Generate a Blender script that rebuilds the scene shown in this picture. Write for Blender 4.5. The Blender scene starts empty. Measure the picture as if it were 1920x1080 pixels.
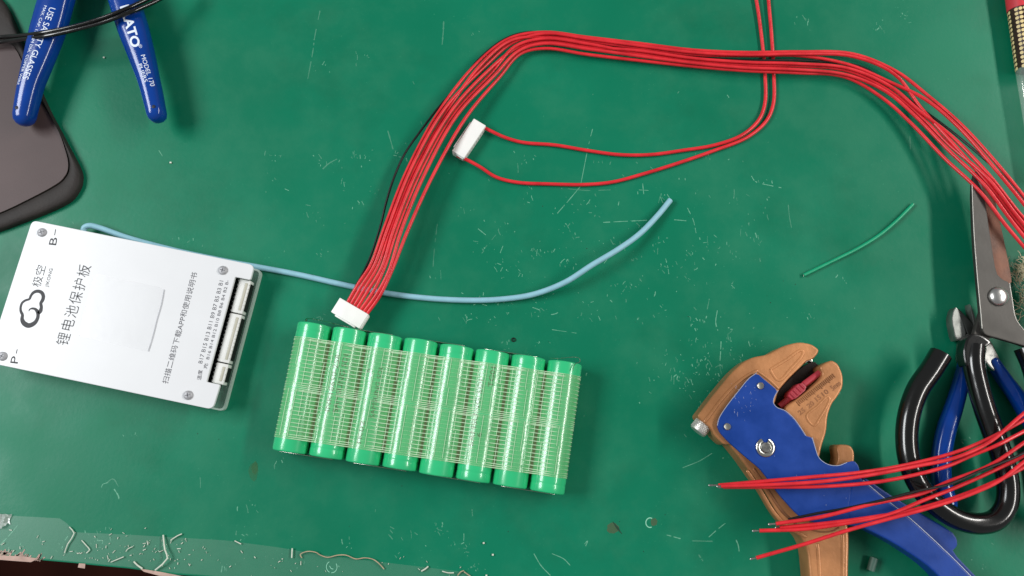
import bpy, bmesh, math, random
from mathutils import Vector, Matrix
from mathutils.bvhtree import BVHTree

random.seed(11)
scene = bpy.context.scene
COL = scene.collection
MM = 0.001

# ---------------------------------------------------------------- camera
FPX, CAM_H, TILT = 1600.0, 444.0, math.radians(11.0)
cam_data = bpy.data.cameras.new('camera')
cam_data.sensor_width = 36.0
cam_data.lens = 36.0 * FPX / 1920.0
cam_data.clip_start, cam_data.clip_end = 0.01, 20.0
cam = bpy.data.objects.new('camera', cam_data)
cam.location = (0, 0, CAM_H * MM)
cam.rotation_euler = (TILT, 0, 0)
COL.objects.link(cam)
scene.camera = cam

# ---------------------------------------------------------------- world and lamps
world = bpy.data.worlds.new('World')
scene.world = world
world.use_nodes = True
bg = world.node_tree.nodes['Background']
bg.inputs['Color'].default_value = (0.93, 0.97, 1.0, 1)
bg.inputs['Strength'].default_value = 0.21

def area(name, loc, target, sx, sy, power, color):
    d = bpy.data.lights.new(name, 'AREA')
    d.shape = 'RECTANGLE'
    d.size, d.size_y = sx, sy
    d.energy, d.color = power, color
    o = bpy.data.objects.new(name, d)
    o.location = loc
    z = (Vector(loc) - Vector(target)).normalized()
    y = Vector((0, 1, 0)); y = (y - z * y.dot(z)).normalized(); x = y.cross(z)
    o.rotation_euler = Matrix((x, y, z)).transposed().to_euler()
    COL.objects.link(o)
    return o
area('window_lamp', (-1.00, 0.24, 0.92), (-0.05, 0.08, 0), 0.42, 0.75, 15.2, (0.96, 0.985, 1.0))
area('tube_lamp', (1.00, 0.24, 0.84), (0.10, 0.05, 0), 0.10, 1.20, 12.6, (1.0, 0.965, 0.92))

vs = scene.view_settings
vs.view_transform = 'Standard'
vs.look = 'None'
vs.exposure = 0.0
vs.gamma = 1.0
vs.use_curve_mapping = False
scene.cycles.use_denoising = True
scene.cycles.max_bounces = 8
scene.cycles.transparent_max_bounces = 16
scene.cycles.sample_clamp_indirect = 4.0

# ---------------------------------------------------------------- helpers
def P(px, py, z=0.0):
    """the point at height z (mm) above the mat that the photograph shows at this pixel; metres"""
    x, yu = (px - 960.0) / FPX, (540.0 - py) / FPX
    s = (CAM_H - z) / (math.cos(TILT) - yu * math.sin(TILT))
    return Vector((s * x, s * (math.sin(TILT) + yu * math.cos(TILT)), z)) * MM

def lin(h):
    h = h.lstrip('#')
    out = []
    for i in (0, 2, 4):
        c = int(h[i:i + 2], 16) / 255.0
        out.append(c / 12.92 if c <= 0.04045 else ((c + 0.055) / 1.055) ** 2.4)
    return out

def M(name, col, rough=0.5, metal=0.0, var=0.0, scale=150.0, bump=0.0, bscale=900.0, coat=0.0, spec=0.5, rvar=0.0):
    m = bpy.data.materials.new(name)
    m.use_nodes = True
    nt = m.node_tree
    b = nt.nodes['Principled BSDF']
    c = lin(col) if isinstance(col, str) else list(col)
    b.inputs['Base Color'].default_value = (*c, 1)
    b.inputs['Roughness'].default_value = rough
    b.inputs['Metallic'].default_value = metal
    b.inputs['Specular IOR Level'].default_value = spec
    b.inputs['Coat Weight'].default_value = coat
    b.inputs['Coat Roughness'].default_value = 0.08
    tc = nt.nodes.new('ShaderNodeTexCoord')
    if var or rvar:
        n = nt.nodes.new('ShaderNodeTexNoise')
        n.inputs['Scale'].default_value = scale
        n.inputs['Detail'].default_value = 5
        nt.links.new(tc.outputs['Object'], n.inputs['Vector'])
        mr = nt.nodes.new('ShaderNodeMapRange')
        mr.inputs['From Min'].default_value, mr.inputs['From Max'].default_value = 0.3, 0.7
        nt.links.new(n.outputs['Fac'], mr.inputs['Value'])
        if var:
            mx = nt.nodes.new('ShaderNodeMix'); mx.data_type = 'RGBA'
            mx.inputs[6].default_value = (*[max(0, v * (1 - var)) for v in c], 1)
            mx.inputs[7].default_value = (*[min(1, v * (1 + var)) for v in c], 1)
            nt.links.new(mr.outputs[0], mx.inputs[0])
            nt.links.new(mx.outputs[2], b.inputs['Base Color'])
        if rvar:
            r2 = nt.nodes.new('ShaderNodeMapRange')
            r2.inputs['To Min'].default_value = max(0.03, rough - rvar)
            r2.inputs['To Max'].default_value = min(1, rough + rvar)
            nt.links.new(mr.outputs[0], r2.inputs['Value'])
            nt.links.new(r2.outputs[0], b.inputs['Roughness'])
    if bump:
        n2 = nt.nodes.new('ShaderNodeTexNoise')
        n2.inputs['Scale'].default_value = bscale
        n2.inputs['Detail'].default_value = 4
        nt.links.new(tc.outputs['Object'], n2.inputs['Vector'])
        bp = nt.nodes.new('ShaderNodeBump')
        bp.inputs['Strength'].default_value = bump
        bp.inputs['Distance'].default_value = 0.0004
        nt.links.new(n2.outputs['Fac'], bp.inputs['Height'])
        nt.links.new(bp.outputs['Normal'], b.inputs['Normal'])
    return m

def film(name, col, milk, gloss, rough=0.1, bump=0.0, bscale=600, stretch=None):
    """a clear plastic sheet: mostly see-through, a little milky, with a gloss"""
    m = bpy.data.materials.new(name)
    m.use_nodes = True
    nt = m.node_tree
    nt.nodes.remove(nt.nodes['Principled BSDF'])
    out = nt.nodes['Material Output']
    t = nt.nodes.new('ShaderNodeBsdfTransparent')
    d = nt.nodes.new('ShaderNodeBsdfDiffuse')
    d.inputs['Color'].default_value = (*lin(col), 1)
    g = nt.nodes.new('ShaderNodeBsdfGlossy')
    g.inputs['Roughness'].default_value = rough
    m1 = nt.nodes.new('ShaderNodeMixShader'); m1.inputs[0].default_value = milk
    m2 = nt.nodes.new('ShaderNodeMixShader'); m2.inputs[0].default_value = gloss
    nt.links.new(t.outputs[0], m1.inputs[1]); nt.links.new(d.outputs[0], m1.inputs[2])
    nt.links.new(m1.outputs[0], m2.inputs[1]); nt.links.new(g.outputs[0], m2.inputs[2])
    nt.links.new(m2.outputs[0], out.inputs['Surface'])
    if bump:
        tc = nt.nodes.new('ShaderNodeTexCoord')
        n = nt.nodes.new('ShaderNodeTexNoise'); n.inputs['Scale'].default_value = bscale
        bp = nt.nodes.new('ShaderNodeBump'); bp.inputs['Strength'].default_value = bump; bp.inputs['Distance'].default_value = 0.0005
        mp = nt.nodes.new('ShaderNodeMapping')
        if stretch: mp.inputs['Scale'].default_value, mp.inputs['Rotation'].default_value = stretch, (0, 0, 0.15)
        nt.links.new(tc.outputs['Object'], mp.inputs['Vector'])
        nt.links.new(mp.outputs[0], n.inputs['Vector'])
        nt.links.new(n.outputs['Fac'], bp.inputs['Height'])
        nt.links.new(bp.outputs['Normal'], g.inputs['Normal'])
    return m

def tag(o, label=None, cat=None, group=None, kind=None):
    if label: o['label'] = label
    if cat: o['category'] = cat
    if group: o['group'] = group
    if kind: o['kind'] = kind
    return o

def thing(name, loc, label, cat, group=None):
    o = bpy.data.objects.new(name, None)
    o.empty_display_size = 0.01
    o.location = loc
    COL.objects.link(o)
    return tag(o, label, cat, group)

def mesh(verts, faces, smooth=40):
    me = bpy.data.meshes.new('mesh')
    me.from_pydata([tuple(v) for v in verts], [], faces)
    finish(me, smooth)
    return me

def finish(me, smooth=40):
    me.update()
    if smooth:
        me.polygons.foreach_set('use_smooth', [True] * len(me.polygons))
        me.set_sharp_from_angle(angle=math.radians(smooth))

def obj(name, me, mat, parent=None):
    """mesh given in world coordinates"""
    o = bpy.data.objects.new(name, me)
    me.name = name
    if mat is not None and not me.materials:
        me.materials.append(mat)
    COL.objects.link(o)
    if parent is None:
        co = [v.co for v in me.vertices]
        c = Vector(((min(v.x for v in co) + max(v.x for v in co)) / 2, (min(v.y for v in co) + max(v.y for v in co)) / 2, min(v.z for v in co)))
        me.transform(Matrix.Translation(-c))
        o.location = c
    else:
        o.parent = parent
        if parent.parent is None:
            o.matrix_parent_inverse = Matrix.Translation(-parent.location)
    return o

class MB:
    """collects several shapes into one mesh"""
    def __init__(self): self.v, self.f = [], []
    def add(self, v, f):
        k = len(self.v)
        self.v += [Vector(p) for p in v]
        self.f += [tuple(i + k for i in q) for q in f]
        return self
    def mesh(self, smooth=40): return mesh(self.v, self.f, smooth)

def catmull(pts, n=8, closed=False):
    pts = [Vector(p) for p in pts]
    out, k = [], len(pts)
    for i in range(k if closed else k - 1):
        if closed:
            a, b, c, d = pts[i - 1], pts[i], pts[(i + 1) % k], pts[(i + 2) % k]
        else:
            b, c = pts[i], pts[i + 1]
            a = pts[i - 1] if i else b * 2 - c
            d = pts[i + 2] if i + 2 < k else c * 2 - b
        # centripetal parametrisation keeps unevenly spaced points from overshooting
        t0 = 0.0
        t1 = t0 + max((b - a).length, 1e-9) ** 0.5
        t2 = t1 + max((c - b).length, 1e-9) ** 0.5
        t3 = t2 + max((d - c).length, 1e-9) ** 0.5
        for j in range(n):
            t = t1 + (t2 - t1) * j / n
            A1 = a * ((t1 - t) / (t1 - t0)) + b * ((t - t0) / (t1 - t0))
            A2 = b * ((t2 - t) / (t2 - t1)) + c * ((t - t1) / (t2 - t1))
            A3 = c * ((t3 - t) / (t3 - t2)) + d * ((t - t2) / (t3 - t2))
            B1 = A1 * ((t2 - t) / (t2 - t0)) + A2 * ((t - t0) / (t2 - t0))
            B2 = A2 * ((t3 - t) / (t3 - t1)) + A3 * ((t - t1) / (t3 - t1))
            out.append(B1 * ((t2 - t) / (t2 - t1)) + B2 * ((t - t1) / (t2 - t1)))
    if not closed: out.append(pts[-1])
    return out

def chaikin(pts, it=2):
    for _ in range(it):
        q = []
        for i, a in enumerate(pts):
            b = pts[(i + 1) % len(pts)]
            q += [a * 0.8 + b * 0.2, a * 0.2 + b * 0.8]
        pts = q
    return pts

def sweep(path, rx, rz=None, segs=10, cap=1, power=2.0):
    """tube along a path; rx (sideways) and rz (upwards) in metres, numbers or functions of 0..1; cap: 0 open, 1 flat, 2 domed"""
    fx = rx if callable(rx) else (lambda t: rx)
    fz = fx if rz is None else (rz if callable(rz) else (lambda t: rz))
    path = [Vector(p) for p in path]
    n = len(path)
    L = [0.0]
    for i in range(1, n): L.append(L[-1] + (path[i] - path[i - 1]).length)
    stations = []
    for i in range(n):
        tg = (path[min(i + 1, n - 1)] - path[max(i - 1, 0)]).normalized()
        side = tg.cross(Vector((0, 0, 1)))
        if side.length < 1e-4: side = Vector((1, 0, 0))
        side.normalize()
        up = side.cross(tg).normalized()
        t = L[i] / L[-1]
        stations.append((path[i], side, up, fx(t), fz(t), tg))
    if cap == 2:
        def dome(s, sgn):
            p, sd, u, a, b, tg = s
            return [(p + tg * (sgn * a * math.sin(k)), sd, u, a * math.cos(k), b * math.cos(k), tg) for k in (0.5, 0.95, 1.3)]
        stations = list(reversed(dome(stations[0], -1))) + stations + dome(stations[-1], 1)
    v, f = [], []
    for p, sd, u, a, b, tg in stations:
        for k in range(segs):
            th = 2 * math.pi * k / segs
            c, s = math.cos(th), math.sin(th)
            if power != 2.0:
                c = math.copysign(abs(c) ** (2 / power), c); s = math.copysign(abs(s) ** (2 / power), s)
            v.append(p + sd * (a * c) + u * (b * s))
    m = len(stations)
    for i in range(m - 1):
        for k in range(segs):
            k2 = (k + 1) % segs
            f.append((i * segs + k, i * segs + k2, (i + 1) * segs + k2, (i + 1) * segs + k))
    if cap:
        f.append(tuple(reversed(range(segs))))
        f.append(tuple((m - 1) * segs + k for k in range(segs)))
    return v, f

def wire_path(pts, n=8):
    return catmull([P(*p) for p in pts], n)

def prism(outline, z_top, z_bot, bevel=0.6, segs=2, flat=True, bottom_bevel=False, smooth=35):
    """outline: world XY vectors (metres); z in mm"""
    pts = [Vector((p.x, p.y, z_top * MM)) for p in outline]
    area2 = sum(pts[i].x * pts[(i + 1) % len(pts)].y - pts[(i + 1) % len(pts)].x * pts[i].y for i in range(len(pts)))
    if area2 < 0: pts.reverse()
    bm = bmesh.new()
    top = bm.faces.new([bm.verts.new(p) for p in pts])
    r = bmesh.ops.extrude_face_region(bm, geom=[top])
    newv = [g for g in r['geom'] if isinstance(g, bmesh.types.BMVert)]
    newf = [g for g in r['geom'] if isinstance(g, bmesh.types.BMFace)]
    # the extruded copy is the top; move the original face down
    for v in top.verts: v.co.z = z_bot * MM
    bmesh.ops.recalc_face_normals(bm, faces=bm.faces[:])
    if bevel:
        edges = [e for e in newf[0].edges]
        if bottom_bevel: edges += [e for e in top.edges]
        bmesh.ops.bevel(bm, geom=edges, offset=bevel * MM, offset_type='OFFSET', segments=segs, profile=0.6, affect='EDGES', clamp_overlap=True)
    bmesh.ops.triangulate(bm, faces=[f for f in bm.faces if len(f.verts) > 4])
    bm.normal_update()
    flat_ = lambda fc: abs(fc.normal.z) > 0.9995
    lim = math.radians(smooth)
    for fc in bm.faces: fc.smooth = True
    for e in bm.edges:
        if len(e.link_faces) == 2:
            a, b = e.link_faces
            if flat_(a) != flat_(b) or a.normal.angle(b.normal, 0) > lim: e.smooth = False
    me = bpy.data.meshes.new('mesh')
    bm.to_mesh(me); bm.free()
    return me

def px_outline(pts, z, it=2):
    o = [P(a, b, z) for a, b in pts]
    return chaikin(o, it) if it else o

def box_v(frame, x0, x1, y0, y1, z0, z1):
    """box in a local frame (Matrix); mm"""
    v = [frame @ (Vector((x, y, z)) * MM) for z in (z0, z1) for x, y in ((x0, y0), (x1, y0), (x1, y1), (x0, y1))]
    f = [(3, 2, 1, 0), (4, 5, 6, 7), (0, 1, 5, 4), (1, 2, 6, 5), (2, 3, 7, 6), (3, 0, 4, 7)]
    return v, f

def bevel_box(frame, x0, x1, y0, y1, z0, z1, bev=0.3, segs=2):
    v, f = box_v(Matrix.Identity(4), x0, x1, y0, y1, z0, z1)
    bm = bmesh.new()
    vs_ = [bm.verts.new(p) for p in v]
    for q in f: bm.faces.new([vs_[i] for i in q])
    bmesh.ops.bevel(bm, geom=bm.edges[:], offset=bev * MM, segments=segs, profile=0.5, affect='EDGES')
    bmesh.ops.transform(bm, matrix=frame, verts=bm.verts[:])
    me = bpy.data.meshes.new('mesh'); bm.to_mesh(me); bm.free()
    finish(me, 50)
    return me

def lathe(frame, prof, segs=32, closed=False):
    """profile [(r, h)] in mm turned around the frame's z axis"""
    v, f = [], []
    for r, h in prof:
        for k in range(segs):
            a = 2 * math.pi * k / segs
            v.append(frame @ (Vector((r * math.cos(a), r * math.sin(a), h)) * MM))
    for i in range(len(prof) - 1):
        for k in range(segs):
            k2 = (k + 1) % segs
            f.append((i * segs + k, i * segs + k2, (i + 1) * segs + k2, (i + 1) * segs + k))
    if not closed:
        f.append(tuple(reversed(range(segs))))
        f.append(tuple((len(prof) - 1) * segs + k for k in range(segs)))
    return v, f

def frame_from(origin, xdir, zdir=Vector((0, 0, 1))):
    x = Vector(xdir).normalized()
    z = (Vector(zdir) - x * x.dot(Vector(zdir))).normalized()
    y = z.cross(x)
    m = Matrix(((x.x, y.x, z.x, origin[0]), (x.y, y.y, z.y, origin[1]), (x.z, y.z, z.z, origin[2]), (0, 0, 0, 1)))
    return m

def frame_axis(origin, axis):
    """frame whose z axis runs along axis"""
    z = Vector(axis).normalized()
    x = z.cross(Vector((0, 0, 1)))
    if x.length < 1e-4: x = Vector((1, 0, 0))
    return frame_from(origin, x, z)

_text_cache = {}
def text_raw(s, spacing=1.0, bold=0.0):
    key = (s, spacing, bold)
    if key in _text_cache: return _text_cache[key]
    cu = bpy.data.curves.new('t', 'FONT')
    cu.body = s
    cu.size = 1.0
    cu.space_character = spacing
    cu.offset = bold
    cu.resolution_u = 3
    cu.fill_mode = 'FRONT'
    ob = bpy.data.objects.new('t', cu)
    COL.objects.link(ob)
    dg = bpy.context.evaluated_depsgraph_get()
    me = bpy.data.meshes.new_from_object(ob.evaluated_get(dg))
    bm = bmesh.new(); bm.from_mesh(me)
    bmesh.ops.triangulate(bm, faces=bm.faces[:])
    for _ in range(3):
        le = [e for e in bm.edges if e.calc_length() > 0.16]
        if le: bmesh.ops.subdivide_edges(bm, edges=le, cuts=1)
        bmesh.ops.triangulate(bm, faces=[q for q in bm.faces if len(q.verts) > 3])
    bm.to_mesh(me); bm.free()
    v = [Vector((p.co.x, p.co.y, 0)) for p in me.vertices]
    f = [tuple(q.vertices) for q in me.polygons]
    bpy.data.objects.remove(ob); bpy.data.curves.remove(cu); bpy.data.meshes.remove(me)
    _text_cache[key] = (v, f)
    return v, f

def text(name, s, p0, p1, height, mat, parent, spacing=1.0, bold=0.0, bvh=None, lift=0.00005, slant=0.0):
    """flat print: s runs from world point p0 to p1 (baseline), glyph height in metres; draped on bvh when given"""
    v, f = text_raw(s, spacing, bold)
    if not v: return None
    x0, x1 = min(p.x for p in v), max(p.x for p in v)
    y0, y1 = min(p.y for p in v), max(p.y for p in v)
    d = (p1 - p0)
    Ln = d.length
    d = d.normalized()
    up = Vector((-d.y, d.x, 0)).normalized()
    out = []
    for p in v:
        a = (p.x - x0) / (x1 - x0) * Ln
        b = (p.y - y0) / (y1 - y0) * height
        q = p0 + d * (a + slant * b) + up * b
        if bvh is not None:
            hit = bvh.ray_cast(Vector((q.x, q.y, 0.3)), Vector((0, 0, -1)))
            if hit[0] is not None: q = hit[0]
        q = Vector((q.x, q.y, q.z + lift))
        out.append(q)
    # make the print face upward
    if f:
        a, b, c = [out[i] for i in f[0][:3]]
        if (b - a).cross(c - a).z < 0: f = [tuple(reversed(q)) for q in f]
    return obj(name, mesh(out, f, 0), mat, parent)

def bvh_of(*obs):
    v, f = [], []
    for o in obs:
        k = len(v)
        v += [p.co.copy() for p in o.data.vertices]
        f += [tuple(i + k for i in q.vertices) for q in o.data.polygons]
    return BVHTree.FromPolygons(v, f)

def ribbon(pts, widths):
    """flat strip in XY with varying width (metres)"""
    v, f = [], []
    n = len(pts)
    for i, p in enumerate(pts):
        t = (pts[min(i + 1, n - 1)] - pts[max(i - 1, 0)]).normalized()
        s = Vector((-t.y, t.x, 0))
        w = widths[i] if isinstance(widths, (list, tuple)) else widths
        v += [p + s * (w / 2), p - s * (w / 2)]
        if i: f.append((2 * i - 2, 2 * i - 1, 2 * i + 1, 2 * i))
    return v, f

# ---------------------------------------------------------------- materials
RED = M('red_insulation', '#d92a33', 0.32, var=0.16, scale=110, bump=0.12, bscale=350, rvar=0.1)
BLACKW = M('black_insulation', '#161614', 0.4, var=0.2)
TIN = M('tinned_copper', '#c8c6c0', 0.3, 1.0, var=0.1)
STEEL = M('steel', '#a8a8a4', 0.32, 1.0, var=0.12, scale=300, rvar=0.1)
NICKEL = M('nickel', '#cfcdc4', 0.25, 1.0, var=0.08)
WHITEP = M('white_nylon', '#f2f2ee', 0.38, var=0.03, bump=0.05)
BLUEV = M('blue_vinyl', '#05388a', 0.17, var=0.12, scale=60, coat=0.15, spec=0.4)
BLUEP = M('blue_painted_steel', '#0e3b8c', 0.4, var=0.16, scale=90, bump=0.06, bscale=700, spec=0.3, rvar=0.08)
BLACKV = M('black_vinyl', '#0d0d0c', 0.2, var=0.25, scale=80, bump=0.1, bscale=250, coat=0.4)
INK = M('black_ink', '#2c2c30', 0.6)
INKL = M('grey_ink', '#55555c', 0.6)
WHITEINK = M('white_ink', '#dfe8f4', 0.5)

def mat_green():
    m = bpy.data.materials.new('green_pvc_mat')
    m.use_nodes = True
    nt = m.node_tree
    b = nt.nodes['Principled BSDF']
    tc = nt.nodes.new('ShaderNodeTexCoord')
    def noise(scale, detail=4, rough=0.55, vec=None):
        n = nt.nodes.new('ShaderNodeTexNoise')
        n.inputs['Scale'].default_value = scale
        n.inputs['Detail'].default_value = detail
        n.inputs['Roughness'].default_value = rough
        nt.links.new(vec or tc.outputs['Object'], n.inputs['Vector'])
        return n.outputs['Fac']
    def rng(sock, a, b_, c=0.0, d=1.0):
        r = nt.nodes.new('ShaderNodeMapRange')
        for k, v in zip(('From Min', 'From Max', 'To Min', 'To Max'), (a, b_, c, d)): r.inputs[k].default_value = v
        nt.links.new(sock, r.inputs['Value'])
        return r.outputs[0]
    def mix(fac, c1, c2):
        x = nt.nodes.new('ShaderNodeMix'); x.data_type = 'RGBA'
        nt.links.new(fac, x.inputs[0])
        for k, c in ((6, c1), (7, c2)):
            if isinstance(c, str): x.inputs[k].default_value = (*lin(c), 1)
            else: nt.links.new(c, x.inputs[k])
        return x.outputs[2]
    base = mix(rng(noise(7, 3), 0.32, 0.68), '#096e50', '#0d795a')
    worn = mix(rng(noise(30, 7, 0.68), 0.47, 0.75, 0, 0.30), base, '#33805f')
    # fine pale specks where the surface is rubbed
    spk = rng(noise(900, 2), 0.70, 0.76)
    zone = rng(noise(16, 3), 0.42, 0.66, 0.0, 0.5)
    mul = nt.nodes.new('ShaderNodeMath'); mul.operation = 'MULTIPLY'
    nt.links.new(spk, mul.inputs[0]); nt.links.new(zone, mul.inputs[1])
    col = mix(mul.outputs[0], worn, '#5fb892')
    # dark grime
    grime = rng(noise(13, 6, 0.66), 0.52, 0.80, 0, 0.45)
    col = mix(grime, col, '#12553a')
    nt.links.new(col, b.inputs['Base Color'])
    rr = rng(noise(30, 5), 0.3, 0.7, 0.28, 0.52)
    nt.links.new(rr, b.inputs['Roughness'])
    b.inputs['Specular IOR Level'].default_value = 0.22
    bp = nt.nodes.new('ShaderNodeBump')
    bp.inputs['Strength'].default_value = 0.07
    bp.inputs['Distance'].default_value = 0.0006
    nt.links.new(noise(420, 4), bp.inputs['Height'])
    nt.links.new(bp.outputs['Normal'], b.inputs['Normal'])
    return m
GREEN = mat_green()

# ---------------------------------------------------------------- setting: floor, bench, mat
fl = mesh([(-3, -3, -0.74), (3, -3, -0.74), (3, 3, -0.74), (-3, 3, -0.74)], [(0, 1, 2, 3)], 0)
floor = obj('floor', fl, M('brown_floor', '#2c130d', 0.9, var=0.35, scale=9, spec=0.08))
tag(floor, 'dark brown floor below the edge of the bench', kind='structure')

edge_px = [(-330, 1014), (-160, 1029), (-60, 1037), (0, 1042), (40, 1044), (70, 1050), (140, 1056), (165, 1059), (240, 1066), (330, 1078), (420, 1084), (700, 1108), (1200, 1146), (1700, 1188), (2300, 1240)]
edge = [P(a, b, 0) for a, b in edge_px]
far = [Vector((0.62, 0.62, 0)), Vector((-0.62, 0.62, 0))]
bench_out = edge + far
bench = thing('workbench', P(960, 540, 0), 'workbench top covered with a scratched green mat', None)
del bench['label']
bench['kind'] = 'structure'
WOOD = M('pale_board_edge', '#b08f82', 0.8, var=0.2, scale=200, bump=0.3)
obj('bench_board', prism([p + Vector((0, 0.0012 if i < len(edge) else 0, 0)) for i, p in enumerate(bench_out)], -2.05, -24, 0.5), M('bench_board', '#2c140f', 0.9, spec=0.1, var=0.3, scale=60), bench)
obj('green_mat', prism(bench_out, 0.0, -2.0, 0.4), GREEN, bench)
bench['label'] = 'workbench top under a scratched green plastic mat'
# torn edge of the mat: pale fibre backing shows
fr = MB()
for k in range(34):
    t = random.random()
    a = P(-10 + 84 * t, 1038 + 12 * t + random.uniform(-2, 3), 0.15)
    d = Vector((random.uniform(0.2, 1), random.uniform(0.3, 1), 0)).normalized() * random.uniform(1.5, 4) * MM
    fr.add(*ribbon([a, a + d], random.uniform(0.3, 0.7) * MM))
TORN = M('torn_backing', '#b99c90', 0.9, var=0.2)
lip = MB()
for pts in ([(-20, 1040), (40, 1043), (72, 1047), (58, 1054), (30, 1052), (-20, 1048)], [(148, 1056), (160, 1057), (159, 1066), (146, 1064)], [(262, 1066), (300, 1072), (350, 1082), (300, 1080), (270, 1072)]):
    q = [P(a, b, 0.25) for a, b in pts]
    lip.add(q, [tuple(range(len(q)))] if (q[1] - q[0]).cross(q[2] - q[0]).z > 0 else [tuple(reversed(range(len(q))))])
lip.add(fr.v, fr.f)
obj('torn_edge', lip.mesh(0), TORN, bench)['kind'] = 'stuff'

# scratches and scuffs in the mat
SCR_A = film('scratch_pale', '#86cfae', 0.55, 0.02, 0.5)
SCR_B = film('scratch_faint', '#80c8a8', 0.28, 0.02, 0.5)
sa, sb = MB(), MB()
def scratch(mb, pts, w=1.1, dash=0.0, z=0.05):
    path = catmull([P(a, b, z) for a, b in pts], 6)
    i = 0
    while i < len(path) - 1:
        n = random.randint(1, 3) if dash else len(path)
        seg = path[i:i + n + 1]
        if len(seg) > 1:
            ww = [w * MM / 3.6 * random.uniform(0.5, 1.2) for _ in seg]
            mb.add(*ribbon(seg, ww))
        i += n + (random.randint(0, 2) if random.random() < dash else 0)
long_ones = [
    (sb, [(600, 20), (590, 70), (586, 100), (577, 148)], 2.2, .8), (sb, [(832, 40), (831, 60), (829, 84)], 3, 0),
    (sb, [(727, 245), (732, 262), (737, 280)], 2.4, 0), (sb, [(605, 317), (616, 307), (632, 298)], 2.4, .3),
    (sa, [(1111, 242), (1104, 270), (1094, 320), (1088, 350)], 1.3, .7), (sa, [(1088, 350), (1066, 376), (1045, 400)], 1.5, .4),
    (sa, [(1131, 417), (1170, 415), (1213, 413)], 1.6, .5), (sa, [(1264, 412), (1276, 413), (1287, 414)], 1.5, 0),
    (sa, [(1409, 330), (1416, 340), (1445, 348), (1475, 354)], 1.8, .6), (sb, [(1478, 384), (1480, 405), (1484, 427)], 1.7, 0),
    (sa, [(1345, 582), (1342, 605), (1346, 620)], 1.7, .2), (sa, [(1289, 390), (1300, 413), (1306, 442)], 1.6, .7),
    (sa, [(1205, 344), (1207, 364)], 1.8, 0), (sa, [(1198, 356), (1216, 357)], 1.3, 0), (sb, [(1065, 354), (1100, 357), (1145, 356)], 1.5, .5),
    (sa, [(1248, 485), (1252, 500), (1254, 514)], 1.4, .7), (sa, [(1001, 1038), (1014, 1060), (1032, 1079)], 1.7, .2),
    (sa, [(1035, 1038), (1057, 1048), (1069, 1060)], 1.6, 0), (sa, [(1250, 1003), (1276, 1010)], 1.8, .2), (sb, [(1298, 1014), (1336, 1015)], 2, 0),
    (sa, [(1329, 1007), (1345, 993), (1360, 981)], 1.5, .2), (sa, [(1280, 877), (1312, 864), (1335, 850)], 1.3, 0), (sa, [(0, 1022), (18, 1003), (33, 985)], 1.6, .1),
    (sa, [(1380, 1012), (1384, 1022), (1386, 1034)], 2, .2), (sb, [(885, 955), (886, 968)], 2, 0), (sa, [(1096, 1020), (1102, 1014), (1098, 1024)], 1.6, 0),
    (sb, [(820, 420), (815, 460), (812, 500)], 1.6, .5), (sa, [(1352, 640), (1351, 662), (1350, 676)], 1.6, .7), (sb, [(1706, 255), (1707, 280)], 2, 0),
    (sb, [(1330, 560), (1326, 580)], 1.8, 0), (sa, [(1035, 618), (1090, 626)], 1.2, .8), (sb, [(930, 440), (905, 470)], 1.3, .5), (sb, [(1310, 1040), (1318, 1052)], 2, .5),
    (sb, [(200, 905), (212, 898), (222, 912)], 1.6, 0), (sa, [(190, 914), (193, 908), (203, 905)], 1.5, 0), (sa, [(214, 917), (222, 930), (223, 936)], 2.4, 0),
]
for mb, pts, w, d in long_ones: scratch(mb, pts, w, d)
def mark(x, y, mb, ln):
    a = random.choice((random.gauss(1.4, 0.35), random.gauss(1.2, 0.5), random.uniform(0, 3.14)))
    dx, dy = math.cos(a) * ln / 2, math.sin(a) * ln / 2
    bend = random.uniform(-0.25, 0.25) * ln
    scratch(mb, [(x - dx, y - dy), (x + bend * 0.3, y + bend * 0.2), (x + dx, y + dy)], random.uniform(0.9, 2.0))
def spot():
    r = random.random()
    if r < 0.50: return random.gauss(1170, 190), random.gauss(500, 120)
    if r < 0.66: return random.gauss(1330, 60), random.gauss(690, 60)
    if r < 0.76: return random.uniform(0, 900), random.uniform(985, 1078)
    if r < 0.86: return random.gauss(640, 130), random.gauss(330, 90)
    return random.uniform(0, 1920), random.uniform(0, 1080)
for k in range(300):
    cx, cy = spot()
    for j in range(1 if random.random() < .55 else random.randint(3, 7)):
        x, y = random.gauss(cx, 11 if j else 0), random.gauss(cy, 9 if j else 0)
        if not (-50 < x < 1970 and -50 < y < 1085) or y > 1035 + x * 0.085: continue
        mark(x, y, sa if random.random() < 0.38 else sb, min(20, random.expovariate(1 / 3.6) + 1.0))
o = obj('scratches', sa.mesh(0), SCR_A, bench); o['kind'] = 'stuff'
o = obj('faint_scratches', sb.mesh(0), SCR_B, bench); o['kind'] = 'stuff'
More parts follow.
